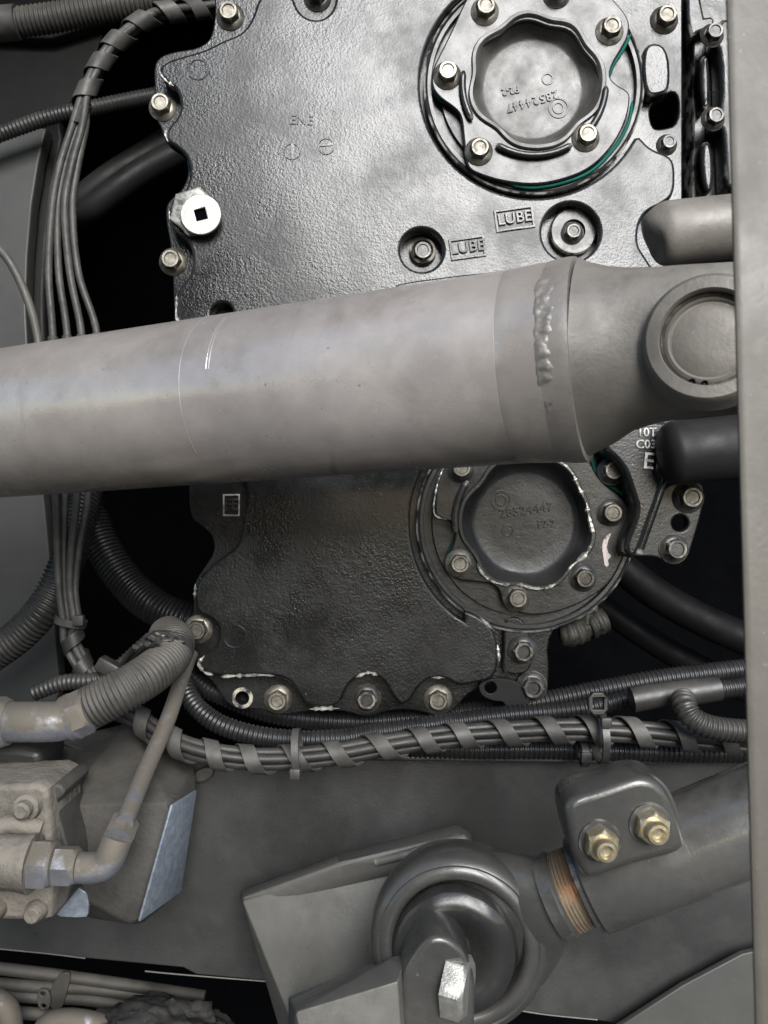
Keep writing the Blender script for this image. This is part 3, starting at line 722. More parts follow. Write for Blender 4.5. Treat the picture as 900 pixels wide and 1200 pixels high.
# drain fitting
df = thing('drain_fitting', 'small grimy brass drain tap hanging under the lower round cap', 'fitting', W(685, 752, .74))
hb = hexnut_bm(S(17, .74), .02); hb.transform(axis_matrix(W(690, 712, .745), (-.2, -.3, -1))); bmlink('hex_body', hb, M['darkpipe'], df)
M['grime'] = mat('grimy_brass', (0.016, 0.0155, 0.013), 0.5, 0.3, col2=(0.05, 0.046, 0.034), ns=90, dust=.4, dcol=(.05, .046, .037), bump=.6, bs=420, bump2=.3, bs2=200)
def tapr(sv, L): return S(15, .735) * (.62 + .38 * min(1, sv / .006)) * (1 - .22 * (abs(sv / L - .58) < .05)) * (1 + .05 * math.sin(sv * 900))
tube('tap_barrel', PP([(656, 745, .732), (664, 744, .732), (680, 739, .733), (700, 730, .735), (708, 727, .736)]), tapr, M['grime'], df, .0006, 22)
hb = hexnut_bm(S(13, .735), .010); hb.transform(axis_matrix(W(686, 722, .736), (-.1, -.3, -1))); bmlink('tap_nut', hb, M['grime'], df)
tube('tap_stem', PP([(683, 714, .738), (688, 738, .734)]), S(8, .735), M['grime'], df, .002, 10)

# ------------------------------------------------------------------ grey panel, seal
pp = [(-90, 150), (54, 150), (45, 190), (37, 240), (32, 300), (30, 360), (33, 420), (42, 520), (52, 590), (58, 650), (62, 700), (66, 760), (70, 800), (60, 860), (-90, 880)]
tag(plate('side_panel', [pp], .93, .02, M['plate_grey'], None, bevel=.002), 'plain grey vehicle panel behind the cables with curved edge', 'panel')
sl = [(54, 120), (76, 150), (66, 200), (58, 250), (53, 310), (51, 360), (54, 420), (62, 520), (70, 590), (76, 650), (80, 720), (60, 740), (40, 700), (20, 300), (20, 150)]
tag(plate('seal_strip', [chaikin(sl, 1)], .955, .02, M['darkpipe'], None, bevel=.004), 'dark rubber sealing strip along the curved panel edge', 'seal')
tag(plate('upper_panel', [[(-120, 40), (60, 45), (140, 20), (260, -60), (-120, -80)]], 1.0, .02, M['darkpipe'], None, bevel=.002), 'dark panel behind the ribbed hose in the top corner', 'panel')
tag(plate('upper_panel', [[(-120, 43), (120, 40), (100, 100), (56, 152), (-120, 156)]], 1.02, .02, M['darkpipe'], None, bevel=.002), 'dusky panel above the grey panel, below the ribbed hose', 'panel')

# ------------------------------------------------------------------ hoses and cables, upper left
th = thing('ribbed_hose', 'dusty ribbed hose with plain cuff along the top corner', 'hose', W(90, 40, .84))
hose('hose_body', [(14, 27, .84), (60, 21, .84), (110, 12, .84), (170, 2, .84), (240, -14, .84), (330, -40, .85)], 15.5, M['dusty_hose'], th, pitch=.0046, amp=.07)
tube('hose_cuff', PP([(-40, 31, .84), (22, 26, .84)]), S(19, .84), M['cable'], th)
tag(hose('thin_ribbed_hose', [(-40, 172, .90), (20, 150, .90), (62, 136, .90), (110, 126, .90), (190, 110, .92), (260, 100, .95)], 8.5, M['rubber'], None, pitch=.0044), 'thin ribbed conduit passing level behind the taped cable bundle', 'conduit')
tag(tube('dark_hose', PP([(86, 248, .98), (95, 236, .97), (130, 208, .97), (175, 180, .98), (240, 140, 1.0)]), S(16, .98), M['darkpipe'], None, .005, 24), 'upper of two thick dark hoses in the shadow behind the cables', 'hose')
tag(tube('dark_hose', PP([(98, 254, .97), (110, 243, .95), (150, 212, .95), (190, 188, .96), (250, 160, .98)]), S(15, .96), M['darkpipe'], None, .005, 24), 'lower of two thick dark hoses, nearest the plugged edge of the cover', 'hose')
tag(tube('thin_pipe', PP([(-40, 262, .70), (-6, 288, .70), (12, 308, .70), (30, 345, .70), (42, 385, .70), (46, 425, .70), (46, 560, .72)]), S(5, .70), M['tanpipe'], None, .004, 12), 'thin pale pipe curving down in front of the grey panel', 'pipe')

CD = .775
trunk = [(330, -10, CD + .03), (250, 8, CD + .02), (200, 14, CD), (180, 18, CD), (157, 32, CD), (132, 54, CD), (112, 84, CD), (100, 112, CD)]
low = {0: [(84, 150), (70, 195), (61, 245), (57, 320), (62, 398), (61, 480), (65, 583), (67, 640), (69, 690), (74, 728)],
       1: [(90, 150), (76, 195), (68, 245), (69, 320), (79, 397), (76, 480), (76, 583), (75, 640), (76, 690), (80, 728)],
       2: [(96, 150), (84, 195), (76, 245), (82, 320), (96, 396), (95, 480), (90, 583), (84, 640), (82, 690), (87, 728)],
       3: [(100, 150), (91, 195), (85, 245), (92, 320), (114, 394), (112, 480), (103, 583), (93, 640), (88, 690), (92, 728)]}
cl = ['thin dusty cable nearest the grey panel in the hanging bundle', 'second thin dusty cable from the grey panel in the hanging bundle',
      'third thin dusty cable from the grey panel in the hanging bundle', 'thin dusty cable farthest from the grey panel in the hanging bundle']
offs = [(-6, -3), (-1, 5), (5, -4), (4, 5)]
tail = [(82, 750), (94, 775), (112, 800), (140, 822), (165, 838)]
for i in range(4):
    ox, oy = offs[i]
    P = [(x + ox * .55, y + oy * .8, d + (.004 if i % 2 else -.004)) for x, y, d in trunk]
    P += [(x, y, CD - .004 + .004 * (i % 2)) for x, y in low[i]]
    P += [(x + (i - 1.5) * 4.2, y - (i - 1.5) * 2, CD + (.004 if i % 2 else -.003)) for x, y in tail]
    c = thing('cable', cl[i], 'cable', W(low[i][4][0], 400, CD), 'thin cables hanging past the shaft')
    def rc(s, L, i=i): return S(4.4, CD) * (1 + .07 * noise.noise(Vector((s * 220, i * 7, 0))))
    tube('cable_sheath', PP(P), rc, M['cable'], c, .002, 10)
    x, y = low[i][4]
    lathe('cable_ferrule', [(S(4, CD), -.004), (S(6, CD), -.003), (S(6.2, CD), .003), (S(4, CD), .004)], W(x, y + 1, CD - .004), (.05, 0, 1), M['cable'], c, 16)

def wrap(name, px, r_px, turns, w_px, m, label=None, th_=.0008, s0=0.0, s1=1.0, phase=0, parent=None, flat=1.0):
    pts = PP(px); d = sum(p[2] for p in px) / len(px)
    fr, L = frames(pts, .0012); bm = bmesh.new(); prev = None
    r = S(r_px, d); hw = S(w_px, d) / 2
    for (p, t, n, b, s) in fr:
        if s < s0 * L or s > s1 * L: continue
        a = phase + 2 * math.pi * turns * s / L + 1.1 * noise.noise(Vector((s * 20, r * 700, 4)))
        e = n * math.cos(a) + b * math.sin(a)
        rr = r * (1 + .07 * noise.noise(Vector((s * 120, r * 900, 0))))
        q = [p + e * rr * 1 + t * hw, p + e * (rr + th_) + t * hw * .96, p + e * (rr + th_) - t * hw * .96, p + e * rr - t * hw]
        vs = [bm.verts.new(v) for v in q]
        if prev:
            for k in range(4): bm.faces.new((prev[k], prev[(k + 1) % 4], vs[(k + 1) % 4], vs[k]))
        else: bm.faces.new(vs)
        prev = vs
    bm.faces.new(prev[::-1])
    o = bmlink(name, bm, m, parent, 45)
    return tag(o, label, 'cable wrap') if label else o
wrap('spiral_wrap', trunk + [(88, 140, CD)], 11, 9.3, 21, M['cable'], 'dusty spiral wrap coiled round the upper end of the cable bundle', s0=.25, s1=.99)
wrap('spiral_wrap', [(84, 742, CD), (94, 775, CD), (112, 800, CD), (140, 822, CD)], 13, 3.2, 15, M['rubber'], 'short dark spiral wrap round the cable bundle below the shaft')
def cable_tie(px, py, d, r_px, ax, label, m='rubber', head=(0, 0), tail=0, tail_dir=(0, 0, -1), sq=1.0):
    t = thing('cable_tie', label, 'cable tie', W(px, py + r_px, d), 'plastic cable ties')
    r = S(r_px, d); w = S(4.5, d)
    bm = lathe_bm([(r, -w), (r + .0013, -w * .9), (r + .0013, w * .9), (r, w), (r, -w)], 32, False)
    bm.transform(axis_matrix(W(px, py, d), ax)); bmlink('strap', bm, M[m], t)
    hx = W(px + head[0], py + head[1], d) - Vector((0, r * .9, 0))
    bm = boxbm((-S(6, d), -S(4, d), -S(6, d)), (S(6, d), S(4, d), S(6, d))); bevel(bm, S(1.4, d)); bm.transform(Matrix.Translation(hx)); bmlink('locking_head', bm, M[m], t)
    if tail:
        bm = boxbm((-S(4, d), -.0008, -S(tail, d)), (S(4, d), .0008, 0)); bm.transform(Matrix.Translation(hx + Vector((0, -.001, -S(4, d))))); bmlink('tie_tail', bm, M[m], t)
    return t
cable_tie(83, 728, CD, 17, (.25, 0, 1), 'cable tie round the four hanging cables below the shaft', 'cable', (15, -3))

# ------------------------------------------------------------------ hoses lower left
tag(hose('large_ribbed_hose', [(-50, 795, .80), (-10, 768, .80), (22, 745, .80), (52, 712, .80), (75, 668, .81), (90, 620, .83), (104, 560, .86)], 19, M['rubber'], None, pitch=.0046, amp=.07), 'fat ribbed black hose coming down in front of the grey panel below the shaft', 'hose')
tag(hose('ribbed_hose', [(96, 560, .88), (104, 600, .88), (126, 650, .87), (155, 690, .86), (190, 716, .85), (235, 732, .85), (280, 745, .87)], 20, M['rubber_clean'], None, pitch=.0044, amp=.07), 'black ribbed hose slanting into the lower corner of the engine cover', 'hose')
hf = thing('hydraulic_hose', 'dust-caked ribbed hose with bent metal elbow fitting above the valve block', 'hose', W(110, 870, .64))
hose('hose_body', [(92, 836, .625), (120, 822, .625), (150, 806, .63), (178, 788, .645), (200, 768, .67), (204, 752, .69), (196, 744, .71)], 24, M['dusty_hose'], hf, pitch=.0032, amp=.035, sides=28)
tube('hose_end', PP([(204, 768, .668), (206, 752, .69), (196, 744, .72)]), S(21, .68), M['rubber'], hf, .002, 24)
hb = hexnut_bm(S(27, .62), S(28, .62)); hb.transform(axis_matrix(W(80, 842, .62), (1, 0, .42))); bmlink('hex_nut', hb, M['dusty_metal'], hf)
tube('elbow', PP([(8, 846, .615), (30, 846, .612), (52, 846, .612), (70, 845, .615), (84, 840, .62), (92, 836, .622)]), S(23, .615), M['dusty_metal'], hf, .002, 28)
lathe('elbow_flange', [(S(20, .615), -S(8, .615)), (S(27, .615), -S(6, .615)), (S(28, .615), S(3, .615)), (S(23, .615), S(6, .615))], W(85, 840, .62), (1, 0, .42), M['dusty_metal'], hf)
hb = hexnut_bm(S(32, .615), S(60, .615)); hb.transform(axis_matrix(W(-48, 848, .615), (1, 0, 0.02)) @ Matrix.Rotation(.5, 4, 'Z')); bmlink('hex_nut', hb, M['dusty_metal'], hf)
tag(hose('ribbed_hose', [(40, 812, .70), (75, 800, .70), (110, 797, .70), (140, 782, .71), (175, 752, .73), (205, 742, .76)], 9, M['rubber'], None, pitch=.0040), 'narrow ribbed hose lying just above the dust-caked hose', 'conduit')
tk = thing('tape_knot', 'lumpy dusty tape knot where the caked hose bends away', 'tape', W(190, 770, .68))
bm = bmesh.new(); bmesh.ops.create_icosphere(bm, subdivisions=4, radius=1)
for v in bm.verts:
    k = 1 + .45 * noise.noise(v.co * 2.6) + .12 * noise.noise(v.co * 8)
    v.co = Vector((v.co.x * S(22, .67), v.co.y * S(15, .67), v.co.z * S(10, .67))) * k + W(192, 750, .668)
bmlink('tape_lump', bm, M['rubber'], tk)
for k in range(3):
    tube('tape_strand', PP([(186 - k * 14, 752 + k * 3, .645), (166 - k * 10, 766 + k * 4, .66), (150 - k * 6, 784 + k * 3, .67)]), S(3.2, .65), M['rubber'], tk, .003, 8)
bm = bevel(boxbm((-.010, -.007, -.006), (.010, .007, .006)), .0018); bm.transform(Matrix.Translation(W(128, 782, .69)) @ Matrix.Rotation(.5, 4, 'Y'))
tag(bmlink('wire_clip', bm, M['rubber']), 'small black plastic clip between hanging cables and caked hose', 'clip')

# steel pipe with elbow and nuts, joined to the valve block
hp = thing('steel_pipe', 'dusty steel hydraulic pipe with elbow rising from the valve block', 'pipe', W(100, 1035, .57))
tube('pipe_run', PP([(224, 765, .73), (213, 795, .71), (196, 845, .665), (170, 905, .615), (146, 964, .57)]), S(10.5, .59), M['dusty_metal'], hp, .004, 20)
pa = (W(170, 905, .615) - W(146, 964, .57)).normalized()
hb = hexnut_bm(S(19, .57), S(30, .57)); hb.transform(axis_matrix(W(137, 984, .567), pa)); bmlink('hex_nut', hb, M['dusty_metal'], hp)
tube('elbow', PP([(138, 982, .567), (132, 998, .565), (126, 1010, .565), (116, 1016, .565), (100, 1017, .565), (88, 1016, .565)]), S(17.5, .565), M['dusty_metal'], hp, .002, 20)
hb = hexnut_bm(S(23, .565), S(30, .565)); hb.transform(axis_matrix(W(62, 1014, .563), (1, 0, -.03)) @ Matrix.Rotation(.3, 4, 'Z')); bmlink('hex_nut', hb, M['dusty_metal'], hp)
hb = hexnut_bm(S(29, .56), S(26, .56)); hb.transform(axis_matrix(W(39, 1012, .56), (1, 0, -.03)) @ Matrix.Rotation(.2, 4, 'Z')); bmlink('hex_nut', hb, M['dusty_metal'], hp)
vb = thing('valve_block', 'dust-covered valve block with bolts at the frame edge', 'valve block', W(20, 1080, .60))
tube('port_body', PP([(-60, 1008, .56), (-10, 1010, .56), (20, 1011, .56), (40, 1012, .56)]), lambda s, L: S(31, .56) + S(3, .56) * math.exp(-((s - L) / .006) ** 2), M['dust_block'], vb, .003, 32)
plate('block_face', [chaikin([(-70, 920), (10, 920), (56, 918), (58, 945), (62, 975), (62, 1076), (50, 1080), (-70, 1078)], 1)], .578, .06, M['dust_block'], vb, bevel=.004)
plate('edge_flange', [chaikin([(54, 922), (70, 918), (78, 930), (64, 940), (72, 965), (82, 1000), (84, 1050), (60, 1080), (54, 1078)], 1)], .59, .05, M['cast_box'], vb, bevel=.002)
lathe('bolt', [(S(17, .578), -.002), (S(15, .578), .003), (S(10.5, .578), .004), (S(10, .578), .010), (S(7, .578), .0115), (0, .011)], W(32, 945, .576), (0, -1, 0), M['dust_block'], vb, 24)
lathe('bolt', [(S(13, .578), -.002), (S(12, .578), .003), (S(10.5, .578), .006), (S(8, .578), .008), (0, .008)], W(42, 1068, .576), (0, -1, 0), M['dust_block'], vb, 24)
lathe('bolt', [(S(13, .578), -.002), (S(12, .578), .003), (S(10.5, .578), .006), (S(8, .578), .008), (0, .008)], W(-6, 1066, .576), (0, -1, 0), M['dust_block'], vb, 24)
tube('cast_ridge', PP([(-40, 985, .575), (-10, 975, .573), (15, 966, .574), (48, 972, .578)]), S(12, .575), M['dust_block'], vb, .003, 16)
plate('back_plate', [chaikin([(56, 1040), (103, 1040), (104, 1070), (100, 1076), (60, 1074)], 1)], .625, .004, M['cast_bare'], vb, bevel=.0006)
tag(plate('rubber_gaiter', [chaikin([(-60, 872), (44, 876), (50, 890), (46, 905), (48, 918), (-60, 922)], 2)], .63, .05, M['rubber'], None, bevel=.006), 'black rubber gaiter between elbow fitting and valve block', 'gaiter')

# angular cast box
cbx = thing('cast_box', 'angular dark cast box with one clean pale metal flank behind the steel pipe', 'housing', W(150, 1085, .66))
fp = [(70, 945, .625), (200, 940, .625), (196, 958, .625), (160, 1080, .625), (150, 1083, .625), (100, 1056, .625)]
bp = [(44, 872, .72), (150, 846, .72), (230, 900, .70), (229, 924, .68), (211, 1045, .68), (166, 1083, .70), (100, 1075, .72)]
bm = bmesh.new()
for p in fp + bp: bm.verts.new(W(*p))
bmesh.ops.convex_hull(bm, input=bm.verts[:])
bmesh.ops.dissolve_limit(bm, angle_limit=R(6), verts=bm.verts[:], edges=bm.edges[:])
bevel(bm, .0025, 2)
bmlink('box_body', bm, M['cast_box'], cbx, 30)
# the pale flank: a plate lying on the chamfer
a, b, c, d_ = W(199, 943, .6245), W(228, 925, .679), W(210, 1044, .679), W(161, 1079, .6245)
nrm = (b - a).cross(d_ - a).normalized()
if nrm.y > 0: nrm = -nrm
bm = bmesh.new(); lo_ = [bm.verts.new(p + nrm * .0002) for p in (a, b, c, d_)]; hi_ = [bm.verts.new(p + nrm * .0022) for p in (a, b, c, d_)]
bm.faces.new(hi_); bm.faces.new(lo_[::-1])
for k in range(4): bm.faces.new((lo_[k], lo_[(k + 1) % 4], hi_[(k + 1) % 4], hi_[k]))
bevel(bm, .0007, 2); bmlink('bare_flank', bm, M['cast_bare'], cbx, 30)
tube('parting_ridge', PP([(66, 868, .712), (110, 884, .69), (160, 906, .672), (205, 934, .635)]), S(2, .67), M['cast_box'], cbx, .004, 8)

# ------------------------------------------------------------------ conduits along the bottom of the cover
tag(hose('ribbed_conduit', [(205, 770, .735), (215, 800, .715), (228, 826, .70), (256, 848, .69), (300, 862, .685), (350, 867, .685), (400, 866, .685), (450, 858, .69), (520, 848, .695), (600, 838, .70), (680, 831, .70), (740, 818, .70), (800, 812, .70), (960, 795, .71)], 11, M['rubber_clean'], None, pitch=.0040), 'ribbed black conduit sagging just above the spiral-wrapped cables', 'conduit')
tag(hose('ribbed_conduit', [(215, 780, .78), (235, 800, .775), (262, 815, .77), (330, 838, .765), (420, 846, .765), (520, 838, .765), (620, 825, .765), (720, 806, .765), (800, 793, .765), (960, 775, .77)], 12, M['rubber_clean'], None, pitch=.0042), 'ribbed black conduit hugging the lower edge of the engine cover', 'conduit')
tag(hose('ribbed_conduit', [(480, 876, .70), (560, 878, .70), (640, 878, .70), (720, 880, .70), (800, 882, .70), (960, 884, .70)], 11, M['rubber_clean'], None, pitch=.0042), 'ribbed black conduit resting on the chassis plate edge below the wrapped cables', 'conduit')
tj = thing('branch_conduit', 'ribbed branch conduit curling off a smooth taped joint near the post', 'conduit', W(800, 870, .65))
tube('joint_sleeve', PP([(740, 820, .665), (770, 815, .665), (810, 811, .665), (842, 806, .665)]), S(15, .665), M['rubber'], tj, .003, 24)
hose('branch_tube', [(800, 818, .645), (803, 828, .635), (812, 842, .63), (832, 852, .628), (870, 857, .63), (960, 862, .64)], 13, M['rubber'], tj, pitch=.0038, amp=.09)
bund = [(120, 825, .69), (160, 842, .68), (200, 868, .67), (240, 882, .665), (290, 889, .665), (340, 889, .665), (400, 883, .665), (450, 874, .665), (520, 864, .665), (600, 858, .665), (680, 855, .66), (760, 859, .66), (830, 866, .66), (960, 876, .66)]
bl = ['uppermost black cable of the spiral-wrapped bundle above the chassis plate', 'middle black cable of the spiral-wrapped bundle above the chassis plate', 'lowest black cable of the spiral-wrapped bundle above the chassis plate']
for i, (dx, dy) in enumerate(((1, -8), (0, 0), (-1, 8))):
    P = [(x + dx, y + dy, d + (.005 if i != 1 else -.003)) for x, y, d in bund]
    tag(tube('cable', PP(P), S(5.6, .665), M['rubber'], None, .004, 12), bl[i], 'cable', 'cables in the spiral-wrapped bundle')
wrap('spiral_wrap', bund, 15.5, 17.5, 19, M['cable'], 'long spiral wrap coiled round the cable bundle above the chassis plate', s0=.06)
cable_tie(348, 880, .655, 24, (1, 0, .05), 'pale cable tie with hanging tail round wrapped cables and conduit', 'cable', (0, 20), 0)
cable_tie(703, 862, .655, 30, (1, 0, .02), 'wide cable tie with square head on the wrapped cables under the cover', 'rubber', (0, -22))
cable_tie(684, 884, .672, 12, (1, 0, .02), 'small plastic tie clip gripping the lowest conduit at the plate edge', 'rubber', (0, 0))
tag(plate('tie_mount', [chaikin([(690, 812), (712, 812), (713, 838), (690, 838)], 1), [(695, 818), (708, 818), (708, 832), (695, 832)]], .640, .006, M['rubber'], None, bevel=.0008), 'square black plastic buckle over the conduits beneath the drain tap', 'clip')

# ------------------------------------------------------------------ chassis plate and lower bits
cp = thing('chassis_plate', 'long dusty dark grey chassis beam across the lower part', 'chassis beam', W(450, 1150, .72))
plate('beam_face', [[(-140, 890), (225, 888), (600, 890), (980, 896), (980, 1240), (700, 1196), (330, 1151), (230, 1142), (215, 1134), (-140, 1100)]], .72, .006, M['plate'], cp, bevel=.0012)
plate('beam_lip', [[(215, 884), (600, 887), (980, 893), (980, 899), (600, 893), (215, 890)]], .700, .0198, M['plate'], cp, bevel=.0015)
for P in ([(170, 1138), (200, 1141), (260, 1146), (325, 1151)], [(590, 1181), (640, 1189), (700, 1195)], [(0, 1112), (60, 1118), (100, 1123)]):
    tube('worn_edge', PP([(x, y, .7202) for x, y in P]), S(.9, .72), M['bracket'], cp, .004, 8)
plate('cast_nub', [chaikin([(225, 905), (246, 898), (252, 908), (240, 918), (226, 918)], 2)], .712, .0078, M['cast_box'], cp, bevel=.002)
plate('cast_nub', [chaikin([(182, 1010), (196, 1006), (204, 1018), (194, 1030), (184, 1026)], 2)], .714, .0058, M['cast_box'], cp, bevel=.002)
tag(plate('skirt_panel', [[(715, 1210), (800, 1155), (870, 1118), (990, 1090), (990, 1290), (715, 1290)]], .70, .006, M['plate_grey'], None, bevel=.001), 'flat grey skirt panel rising in the bottom corner against the post', 'panel')
pipes = [((-60, 1128), (60, 1142), (140, 1153), (240, 1168)), ((-60, 1148), (40, 1156), (120, 1160), (230, 1178)), ((-60, 1160), (40, 1168), (110, 1172), (215, 1190)), ((-60, 1182), (40, 1188), (110, 1196), (215, 1212))]
pl_ = ['topmost dusty pipe in the stack beneath the chassis beam', 'second dusty pipe down in the stack beneath the chassis beam', 'third dusty pipe down, held by the drilled clamp', 'lowest dusty pipe in the stack beneath the chassis beam']
for P, lb in zip(pipes, pl_):
    tag(tube('brake_pipe', PP([(x, y, .86) for x, y in P]), S(7, .86), M['tanpipe'], None, .005, 14), lb, 'pipe', 'pipes stacked under the chassis beam')
pc = thing('pipe_clamp', 'small pale two-hole clamp plate on the stacked pipes', 'clamp', W(50, 1186, .845))
plate('clamp_plate', [chaikin([(43, 1160), (58, 1160), (60, 1183), (44, 1184)], 2), circ(50, 1165, 3, 14), circ(51, 1179, 3, 14)], .845, .003, M['tanpipe'], pc, bevel=.0006)
plate('clamp_saddle', [chaikin([(58, 1160), (70, 1140), (84, 1140), (78, 1164), (72, 1184), (58, 1184)], 2)], .85, .003, M['tanpipe'], pc, bevel=.0006)
tag(tube('bent_pipe', PP([(-30, 1170, .80), (-4, 1174, .80), (10, 1190, .80), (14, 1240, .80)]), S(14, .80), M['dusty_metal'], None, .003, 20), 'rounded tan dusty pipe end in the very bottom corner', 'pipe')
tag(tube('bent_pipe', PP([(44, 1240, .80), (52, 1206, .80), (72, 1196, .80), (110, 1200, .80), (150, 1215, .80)]), S(13, .80), M['dusty_metal'], None, .003, 20), 'bent tan dusty pipe under the stacked pipes at the bottom', 'pipe')
bm = bmesh.new(); bmesh.ops.create_icosphere(bm, subdivisions=5, radius=1)
for v in bm.verts:
    n0 = v.co.copy(); k = 1 + .22 * noise.noise(n0 * 2.5) + .10 * noise.noise(n0 * 9) + .05 * noise.noise(n0 * 26)
    v.co = Vector((n0.x * S(85, .80), n0.y * S(40, .80), n0.z * S(48, .80))) * k + W(185, 1222, .80)
tag(bmlink('dirt_clump', bm, M['clump'], None, 60), 'rough black clump of greasy dirt beside the stacked pipes', 'dirt')

# ------------------------------------------------------------------ grey mounting bracket
br = thing('mounting_bracket', 'grey steel bracket welded to the chassis beam holding the rod joint', 'bracket', W(420, 1250, .62))
def prism(name, front, back, m, par, bv=.002):
    bm = bmesh.new()
    for p in front + back: bm.verts.new(W(*p))
    bmesh.ops.convex_hull(bm, input=bm.verts[:])
    bmesh.ops.dissolve_limit(bm, angle_limit=R(4), verts=bm.verts[:], edges=bm.edges[:])
    bevel(bm, bv, 3); return bmlink(name, bm, m, par, 30)
prism('side_web', [(284, 1056, .655), (440, 1010, .655), (560, 1000, .655), (560, 1290, .655), (400, 1290, .63), (352, 1225, .63)],
      [(281, 1046, .715), (440, 1005, .715), (560, 990, .715), (560, 1290, .715), (352, 1290, .715)], M['bracket'], br, .0015)
prism('top_flange', [(283, 1052, .66), (400, 1010, .64), (540, 976, .64), (552, 984, .64), (548, 1004, .64), (400, 1030, .645), (290, 1066, .66)],
      [(281, 1044, .715), (400, 1000, .715), (535, 966, .715), (553, 976, .715), (552, 996, .715), (290, 1060, .715)], M['bracket'], br, .003)
tube('weld_seam', PP([(440, 1010, .642), (480, 1000, .638), (515, 988, .636), (545, 982, .637)]), lambda s, L: S(6, .64) * (.8 + .3 * noise.noise(Vector((s * 200, 2, 2)))), M['bracket'], br, .002, 12)
prism('fork_block', [(346, 1186, .485), (466, 1150, .485), (476, 1290, .485), (372, 1290, .485)],
      [(338, 1168, .60), (480, 1111, .545), (492, 1290, .545), (338, 1290, .60)], M['bracket'], br, .0012)

# ------------------------------------------------------------------ tie rod
tr = thing('tie_rod', 'black steering rod with round rubber-booted joint and threaded neck', 'steering rod', W(650, 1200, .52))
EC = W(537, 1104, .545); ea = Vector((-.10, -1, .04)).normalized()
e = lambda p: S(p, .545)
lathe('joint_housing', [(e(86), -.034), (e(101), -.030), (e(105), -.016), (e(105), -.002), (e(103), .0035), (e(99), .0068), (e(94), .0084), (e(92), .0078), (e(90), .0086), (e(85), .0094), (e(81), .0092), (e(78), .0084), (e(75), .006), (e(72), -.010), (e(50), -.012)], EC, ea, M['rod'], tr, 96)
bt = lathe('rubber_boot', [(e(73), .002), (e(73), .007), (e(69), .0115), (e(62), .014), (e(54), .0150), (e(44), .0135), (e(34), .010), (e(25), .005), (e(18), .002), (0, .002)], EC - Vector((e(4), 0, e(4))), ea, M['boot'], tr, 96)
for v in bt.data.vertices:
    v.co += Vector((0, 1, 0)) * (-.0022 * noise.noise((v.co) * 38))
# neck between the joint and the thread
n0, n1 = W(560, 1090, .572), W(655, 1048, .548)
TA = (W(900, 952, .520) - n1).normalized()
bm = bmesh.new(); rings = []
nd = [(0.0, 98, .022), (.25, 95, .023), (.45, 86, .0245), (.65, 72, .0255), (.82, 58, .025), (.95, 46, .024), (1.08, 44, .0245)]
sv = TA.cross(Vector((0, 1, 0))).normalized(); 
if sv.z < 0: sv = -sv
yv = TA.cross(sv).normalized()
for tt, hp_, dp in nd:
    c = n0.lerp(n1, tt)
    rings.append([bm.verts.new(c + sv * math.sin(2 * math.pi * k / 40) * S(hp_, .55) + yv * math.cos(2 * math.pi * k / 40) * dp) for k in range(40)])
for P_, Q_ in zip(rings, rings[1:]):
    for k in range(40): bm.faces.new((P_[k], P_[(k + 1) % 40], Q_[(k + 1) % 40], Q_[k]))
bm.faces.new(rings[0][::-1]); bm.faces.new(rings[-1]); bmlink('joint_neck', bm, M['rod'], tr)
def rodt(px):
    lo_, hi_ = -.3, .6
    for _ in range(50):
        m_ = (lo_ + hi_) / 2; p = n1 + TA * m_
        if CX + p.x * F / p.y < px: lo_ = m_
        else: hi_ = m_
    return m_
T = [rodt(p) for p in (648, 662, 712, 820, 1000)]
rr_ = S(46, .548)
lathe('neck_collar', [(rr_ * .8, T[0] - .004), (rr_ * 1.04, T[0] - .002), (rr_ * 1.06, T[0] + .006), (rr_ * .98, T[1]), (rr_ * .9, T[1] + .001)], n1, TA, M['rod'], tr, 64)
prof = []; nth = 13
for k in range(nth):
    s0_ = lerp(T[1] - .001, T[2], k / nth); s1_ = lerp(T[1] - .001, T[2], (k + .5) / nth)
    prof += [(rr_ * .95, s0_), (rr_ * 1.0, s1_)]
lathe('threaded_neck', prof, n1, TA, M['thread'], tr, 64)
lathe('rod_tube', [(rr_ * 1.0, T[2]), (rr_ * 1.22, T[2] + .004), (rr_ * 1.22, T[4])], n1, TA, M['rod_plain'], tr, 72)
# clamp round the tube
rc = S(58, .54)
tcl = thing('rod_clamp', 'black pressed clamp with two brassy nuts gripping the steering rod', 'clamp', n1 + TA * T[2] - Vector((0, 0, rc)))
lathe('clamp_sleeve', [(rc * .9, rodt(690)), (rc * 1.0, rodt(690) + .0004), (rc * 1.02, rodt(692)), (rc * 1.02, rodt(806)), (rc * .9, rodt(806) + .0003)], n1, TA, M['rod_plain'], tcl, 80)
lathe('sleeve_lip', [(rc * .85, rodt(684)), (rc * .95, rodt(684) + .0002), (rc * .95, rodt(691)), (rc * .85, rodt(691))], n1, TA, M['rod'], tcl, 72)
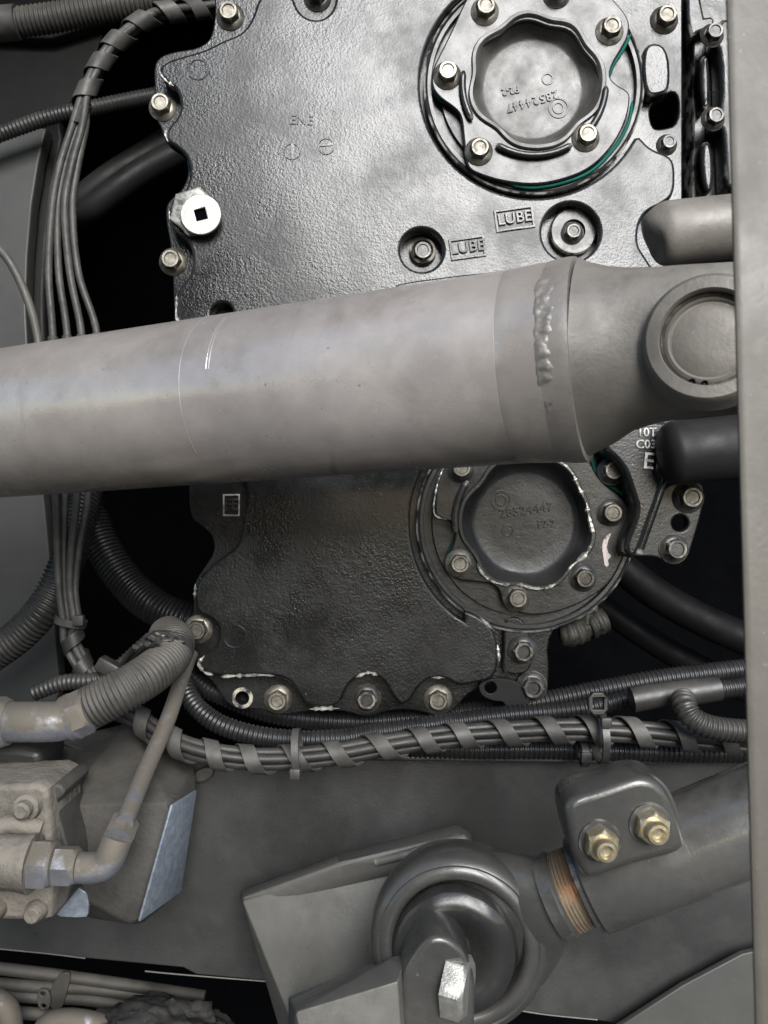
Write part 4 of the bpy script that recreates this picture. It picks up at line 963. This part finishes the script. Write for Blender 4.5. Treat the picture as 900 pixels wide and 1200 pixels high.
# clamp ears: rounded block above the sleeve
cpx = [(661, 946), (672, 934), (700, 926), (728, 916), (748, 910), (768, 913), (782, 926), (792, 948), (800, 975), (806, 1000), (750, 1012), (700, 1030), (684, 1030), (672, 1000), (664, 970)]
plate('clamp_ear', [chaikin(cpx, 2)], .500, .030, M['rod'], tcl, bevel=.0055, res=5)
plate('clamp_back', [chaikin([(x + (x - 730) * .02, y - 5) for x, y in cpx], 2)], .512, .030, M['rod'], tcl, bevel=.002, res=3)
def nut(px, py, d):
    t = thing_part = None
    nb = hexnut_bm(S(20.5, d), .0085, 0, 0); nb.transform(axis_matrix(W(px, py, d), (.02, -1, -.05)) @ Matrix.Rotation(.45, 4, 'Z'))
    o = bmlink('nut', nb, M['gold'], tcl)
    lathe('stud_end', [(S(13, d), .004), (S(13, d), .0135), (S(11.5, d), .015), (S(8, d), .0152), (S(6.5, d), .012), (0, .0115)], W(px, py, d), (.02, -1, -.05), M['gold'], o, 32)
    lathe('nut_washer', [(S(25, d), -.001), (S(25, d), .0004), (S(20, d), .0008)], W(px, py, d), (.02, -1, -.05), M['rod'], o, 32)
nut(703, 986, .4995); nut(762, 966, .4995)
# clevis head and hex bolt in front of the boot
ck = thing('clevis_pin', 'dark rounded pin block with bright hex bolt head in front of the boot', 'pin', W(510, 1220, .50))
plate('pin_block', [chaikin([(468, 1152), (478, 1128), (494, 1106), (508, 1097), (526, 1099), (542, 1112), (553, 1134), (558, 1160), (552, 1290), (478, 1290)], 2)], .500, .05, M['rod'], ck, bevel=.0035, res=4)
hb = hexnut_bm(S(36, .50), .014); hb.transform(axis_matrix(W(524, 1152, .506), Vector((.93, -.36, -.06))) @ Matrix.Rotation(.0, 4, 'Z')); bmlink('hex_bolt', hb, M['bright'], ck)

# ------------------------------------------------------------------ foreground post
po = thing('door_post', 'out-of-focus dusty grey upright post nearest the viewer', 'post', W(900, 1280, .26))
bm = bmesh.new()
f1 = [W(846, -60, .26), W(940, -60, .26), W(980, 1280, .26), W(884, 1280, .26)]
dv = Vector((0.016, .022, 0))
for p in f1: bm.verts.new(p); bm.verts.new(p + dv)
bmesh.ops.convex_hull(bm, input=bm.verts[:])
bmesh.ops.dissolve_limit(bm, angle_limit=R(4), verts=bm.verts[:], edges=bm.edges[:])
bevel(bm, .004, 4); bmlink('post_face', bm, M['post'], po)
